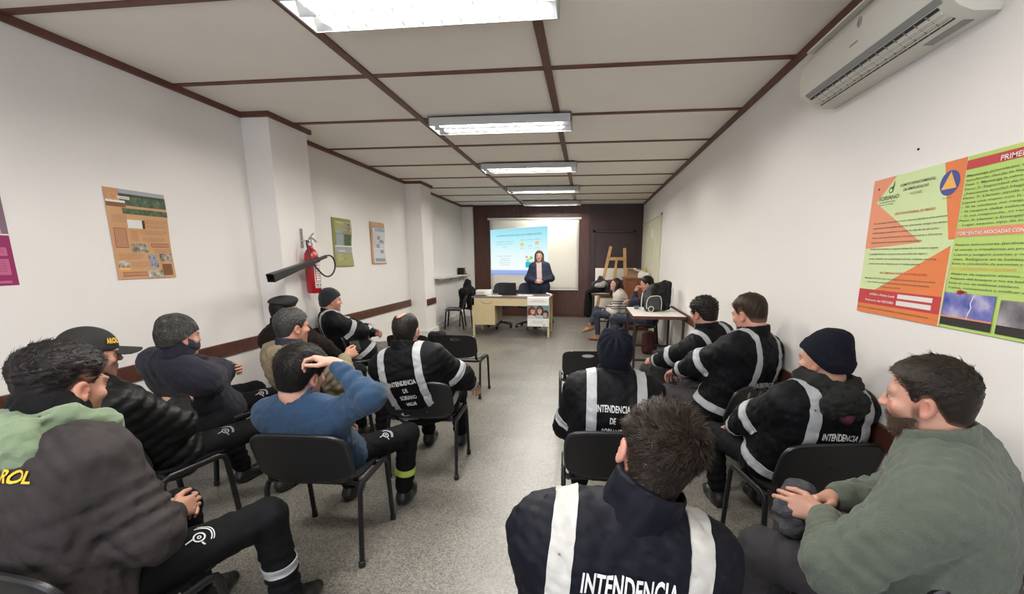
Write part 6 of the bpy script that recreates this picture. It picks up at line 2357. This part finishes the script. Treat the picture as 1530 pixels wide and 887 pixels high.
p16 = make_person('bearded man in green fleece at the right, face in profile, hands together', (1.03, 1.37), 47, 1.0, (.995, 1.325, 1.155),
    dict(top=dict(mat='green_fleece', off=.030, collar='stand', ch=.040, cr=.076, wr=.007, wf=12., fold=.008, name='fleece',
                  text=[dict(strings=['SORIANO', 'GOBIERNO', 'ECOLOGÍA'], t0=.50, lat0=.0, size=.050, mt='white_print', width=[.24, .15, .13], gap=1.2),
                        dict(strings=['SORIANO', 'intendencia', 'gestión'], t0=.66, lat0=-.060, size=.017, mt='white_print', width=[.060, .055, .04], front=True, gap=1.2)]),
         vox=.008, hvox=.0045, hairvox=.005, skin=(.50, .265, .190), belly=1.12, chest=1.04, stubble=.75, beard=(.058, .037, .026), stub_col=(.050, .030, .022), handvox=.0032, hand=1.05,
         hair=dict(col=(.022, .0165, .0125), top=.016, side=.007, amp=.004, strands=12000, slen=.016, lift=.12, comb=(0, .7, .15), fade=.02, sw=.0011), legs=dict(mat='trouser_slate', off=.022)),
    hy=5, hp=-4, hs=.97, seed=16, width=1.18,
    wL=(.82, 1.44, .705, 1), wR=(.90, 1.53, .72, 1), fL=(-.28, .95, .06), fR=(-.85, .5, .03), hL=dict(pn=(.85, -.1, -.45), curl=(28, 38, 22), thumb=(25, 20)), hR=dict(pn=(-.2, -.5, -.8), curl=(35, 40, 25), thumb=(20, 20)), eL=(-1, -.25, -.30), eR=(1, -.3, -.6),
    kL=(.66, 1.50, .51, 1), kR=(.86, 1.66, .51, 1), aL=(.60, 1.56, .09, 1), aR=(.80, 1.72, .09, 1))
bn = np_mesh('knit_hat', *nets(*field([Cap((-.07, 0, .05), (.06, .03, .06), .055, .06, k=.03), Cap((-.08, -.02, .0), (.02, .0, -.03), .04, k=.03), Fn(lambda D, X, Y, Z: D + .014 * wrinkle(X, Y, Z, 51, 20., 5))], .008), 1),
             mat('charcoal_wool', (.045, .046, .052), .95, bump=.5, bscale=120, var=.5, vscale=22))
bn.location = (.80, 1.555, .615)
bn.rotation_euler = (0, 0, math.radians(40))
tag(bn, 'crumpled dark grey knit hat held in the lap of the man in green', 'hat')

# the presenter
LONGHAIR = lambda f: [f.cap((-.072, -.005, .05), (-.085, .02, -.19), .032, .030, k=.03), f.cap((.072, -.005, .05), (.085, .02, -.19), .032, .030, k=.03), f.cap((0, -.075, .03), (0, -.085, -.20), .055, .065, k=.04)]
p9 = make_person('woman standing behind the desk in navy coat, hands clasped, facing the room', (-1.02, 9.66), 180, 1.0, (-1.045, 9.63, 1.585),
    dict(top=dict(mat='coat_navy', off=.020, collar='stand', ch=.03, cr=.070, wr=.006, name='coat', panel=(.055, 'blouse', .30)), vox=.013, hvox=.007, hairvox=.008, skin=(.50, .29, .23),
         hair=dict(col=(.10, .070, .056), top=.018, side=.018, amp=.003, extra=LONGHAIR, line=[(-.13, -.2), (-.03, -.2), (-.01, .0), (.03, .01), (.045, .04), (.075, .078), (.12, .09)]), legs=dict(mat='coat_navy', off=.03), shoe='shoe_black'),
    P=(0, 0, .93), kL=(-.12, .03, .50), kR=(.09, .03, .50), aL=(-.24, .0, .09), aR=(.10, .0, .09), wL=(-.04, .20, 1.06), wR=(.07, .19, 1.04), eL=(-1, -.5, -.3), eR=(1, -.5, -.3), hL=dict(pn=(.5, -.6, -.3), curl=(45, 50, 30)), hR=dict(pn=(-.5, -.6, -.3), curl=(45, 50, 30)), fL=(.8, .4, -.1), fR=(-.8, .4, .1), hunch=.01, seed=9, tw=True, width=.86)
p10 = make_person('woman in cream jumper with black stripes seated cross-legged beside the far table', (.60, 8.32), 84, .97, (.545, 8.27, 1.065),
    dict(top=dict(mat='cream_knit', off=.022, collar='roll', rt=.018, rh=.035, wr=.006, name='jumper', hoops=(.66, .70, .76, .80)), vox=.012, hvox=.007, hairvox=.008, skin=(.52, .30, .23),
         hair=dict(col=(.022, .012, .009), top=.014, side=.012, amp=.003, extra=LONGHAIR, line=[(-.13, -.2), (-.03, -.2), (-.01, .0), (.03, .01), (.045, .04), (.075, .078), (.12, .09)]), legs=dict(mat='denim', off=.006), shoe='shoe_brown', boot=.03),
    hy=28, hp=10, seed=10, width=.95, wL=(.0, .20, .60), wR=(.06, .24, .62), hs=.98, kL=(-.06, .40, .52), kR=(.03, .42, .60), aL=(-.10, .36, .09), aR=(-.10, .52, .28), toeR=(-.2, 1, -.35), hL=dict(pn=(0, 0, -1)))
p11 = make_person('man with hand on his face seated behind the backpack', (1.06, 7.72), 78, 1.0, (1.03, 7.62, 1.115),
    dict(top=dict(mat='navy_fleece', off=.026, collar='stand', ch=.04, cr=.075, wr=.006), vox=.013, hvox=.007, hairvox=.008, skin=(.50, .27, .20), hair=dict(col=DK, top=.018, side=.010, amp=.004, line=[(-.13, -.062), (-.05, -.05), (-.012, .026), (.018, .0), (.040, .045), (.058, .075), (.075, .10), (.12, .11)]),
         legs=dict(mat='denim', off=.02)),
    hy=6, hp=-16, hs=1.06, seed=11, wL=(-.03, .20, .98), eL=(-.6, .5, -.9), hL=dict(pn=(.3, -1, .1), curl=(55, 60, 30)), fL=(.1, -.15, 1), wR=(.15, .30, .80), eR=(1, -.3, -.4), kL=(-.10, .56, .50), kR=(.18, .50, .50), aL=(-.10, .50, .09), aR=(.2, .48, .09))
place_chair(mold, .60, 8.32, 84, 'black chair under the woman in the striped jumper')
place_chair(mold, 1.06, 7.72, 78, 'black chair under the man behind the backpack')

# printing on the trousers
EG = emblem_geo()
for p_, K_, H_, mt_ in ((p1, 'kR', 'Hr', 'white_print'), (p4, 'kR', 'Hr', 'white_print'), (p2, 'kR', 'Hr', 'grey_print'), (p3, 'kR', 'Hr', 'white_print')):
    a_, b_ = p_[H_], p_[K_]
    dv = unit(b_ - a_)
    side = np.cross(dv, npv((0, 0, 1)))
    o_ = a_ + (b_ - a_) * .55
    dep_ = unit(-side * .55 - npv((0, 0, 1)) * .8)
    uy = unit(np.cross(dep_, dv)) if np.cross(dep_, dv)[2] > 0 else -unit(np.cross(dep_, dv))
    decal_on(p_['V']['V'], p_['V']['F'], p_['V']['tr'], o_, dv, uy, dep_, ['x'], .062, mt_, 'emblem_print', width=.075, geo=EG)


def band_on(p_, K_, A_, t, hw, mt_):
    V, F, N_ = p_['V']['V'], p_['V']['F'], p_['V']['N']
    a_, b_ = p_[K_], A_
    d = unit(b_ - a_)
    tt = (V - a_) @ d
    L_ = np.linalg.norm(b_ - a_)
    r_ = np.linalg.norm((V - a_) - tt[:, None] * d[None, :], axis=1)
    s_ = np.minimum(hw - np.abs(tt - t * L_), .11 - r_)
    g_ = clip_strip(V, F, N_, s_)
    if g_.f:
        g_.build('reflective_stripe', M[mt_], p_['V']['tr'], smooth=True, auto=50)


band_on(p1, 'kR', npv((.30, .44, .09)), .55, .022, 'reflective')
band_on(p4, 'kR', npv((.25, .38, .09)), .62, .022, 'lime_tape')
bpy.context.view_layer.update()
# yellow-green tape on the thigh pocket of the man with crossed arms
# ------------------------------------------------------------------ light, camera, view
w = bpy.data.worlds.new('fill_sky')
SC.world = w
w.use_nodes = True
w.node_tree.nodes['Background'].inputs[0].default_value = (.78, .82, .92, 1)
w.node_tree.nodes['Background'].inputs[1].default_value = 5.6  # sky strength set as fill light through the added rear window

cam = bpy.data.cameras.new('camera')
co_ = bpy.data.objects.new('camera', cam)
COL.objects.link(co_)
f_px, ppx, ppy = 645.783, 803.6, 507.666
cam.sensor_fit = 'HORIZONTAL'
cam.sensor_width = 36
cam.lens = f_px / 1530 * 36
cam.shift_x = -(ppx - 765) / 1530
cam.shift_y = (ppy - 443.5) / 1530
cam.clip_start = .05
yaw_, pit_, rol_ = .111, -.188, .002
cy_, sy_, cp_, sp_ = math.cos(yaw_), math.sin(yaw_), math.cos(pit_), math.sin(pit_)
fwd = Vector((-sy_ * cp_, cy_ * cp_, sp_))
rt = Vector((cy_, sy_, 0))
upv = rt.cross(fwd)
cr_, sr_ = math.cos(rol_), math.sin(rol_)
r2, u2_ = rt * cr_ + upv * sr_, -rt * sr_ + upv * cr_
co_.matrix_world = Matrix(((r2.x, u2_.x, -fwd.x, 0), (r2.y, u2_.y, -fwd.y, 0), (r2.z, u2_.z, -fwd.z, 1.563), (0, 0, 0, 1)))
SC.camera = co_
vs = SC.view_settings
vs.view_transform = 'Standard'
vs.look = 'None'
vs.gamma = 1
vs.use_curve_mapping = False
vs.exposure = 0.31
SC.cycles.max_bounces = 6
SC.cycles.diffuse_bounces = 4
SC.cycles.glossy_bounces = 3
SC.cycles.caustics_reflective = False
SC.cycles.caustics_refractive = False
SC.cycles.use_denoising = True
SC.cycles.sample_clamp_indirect = 4
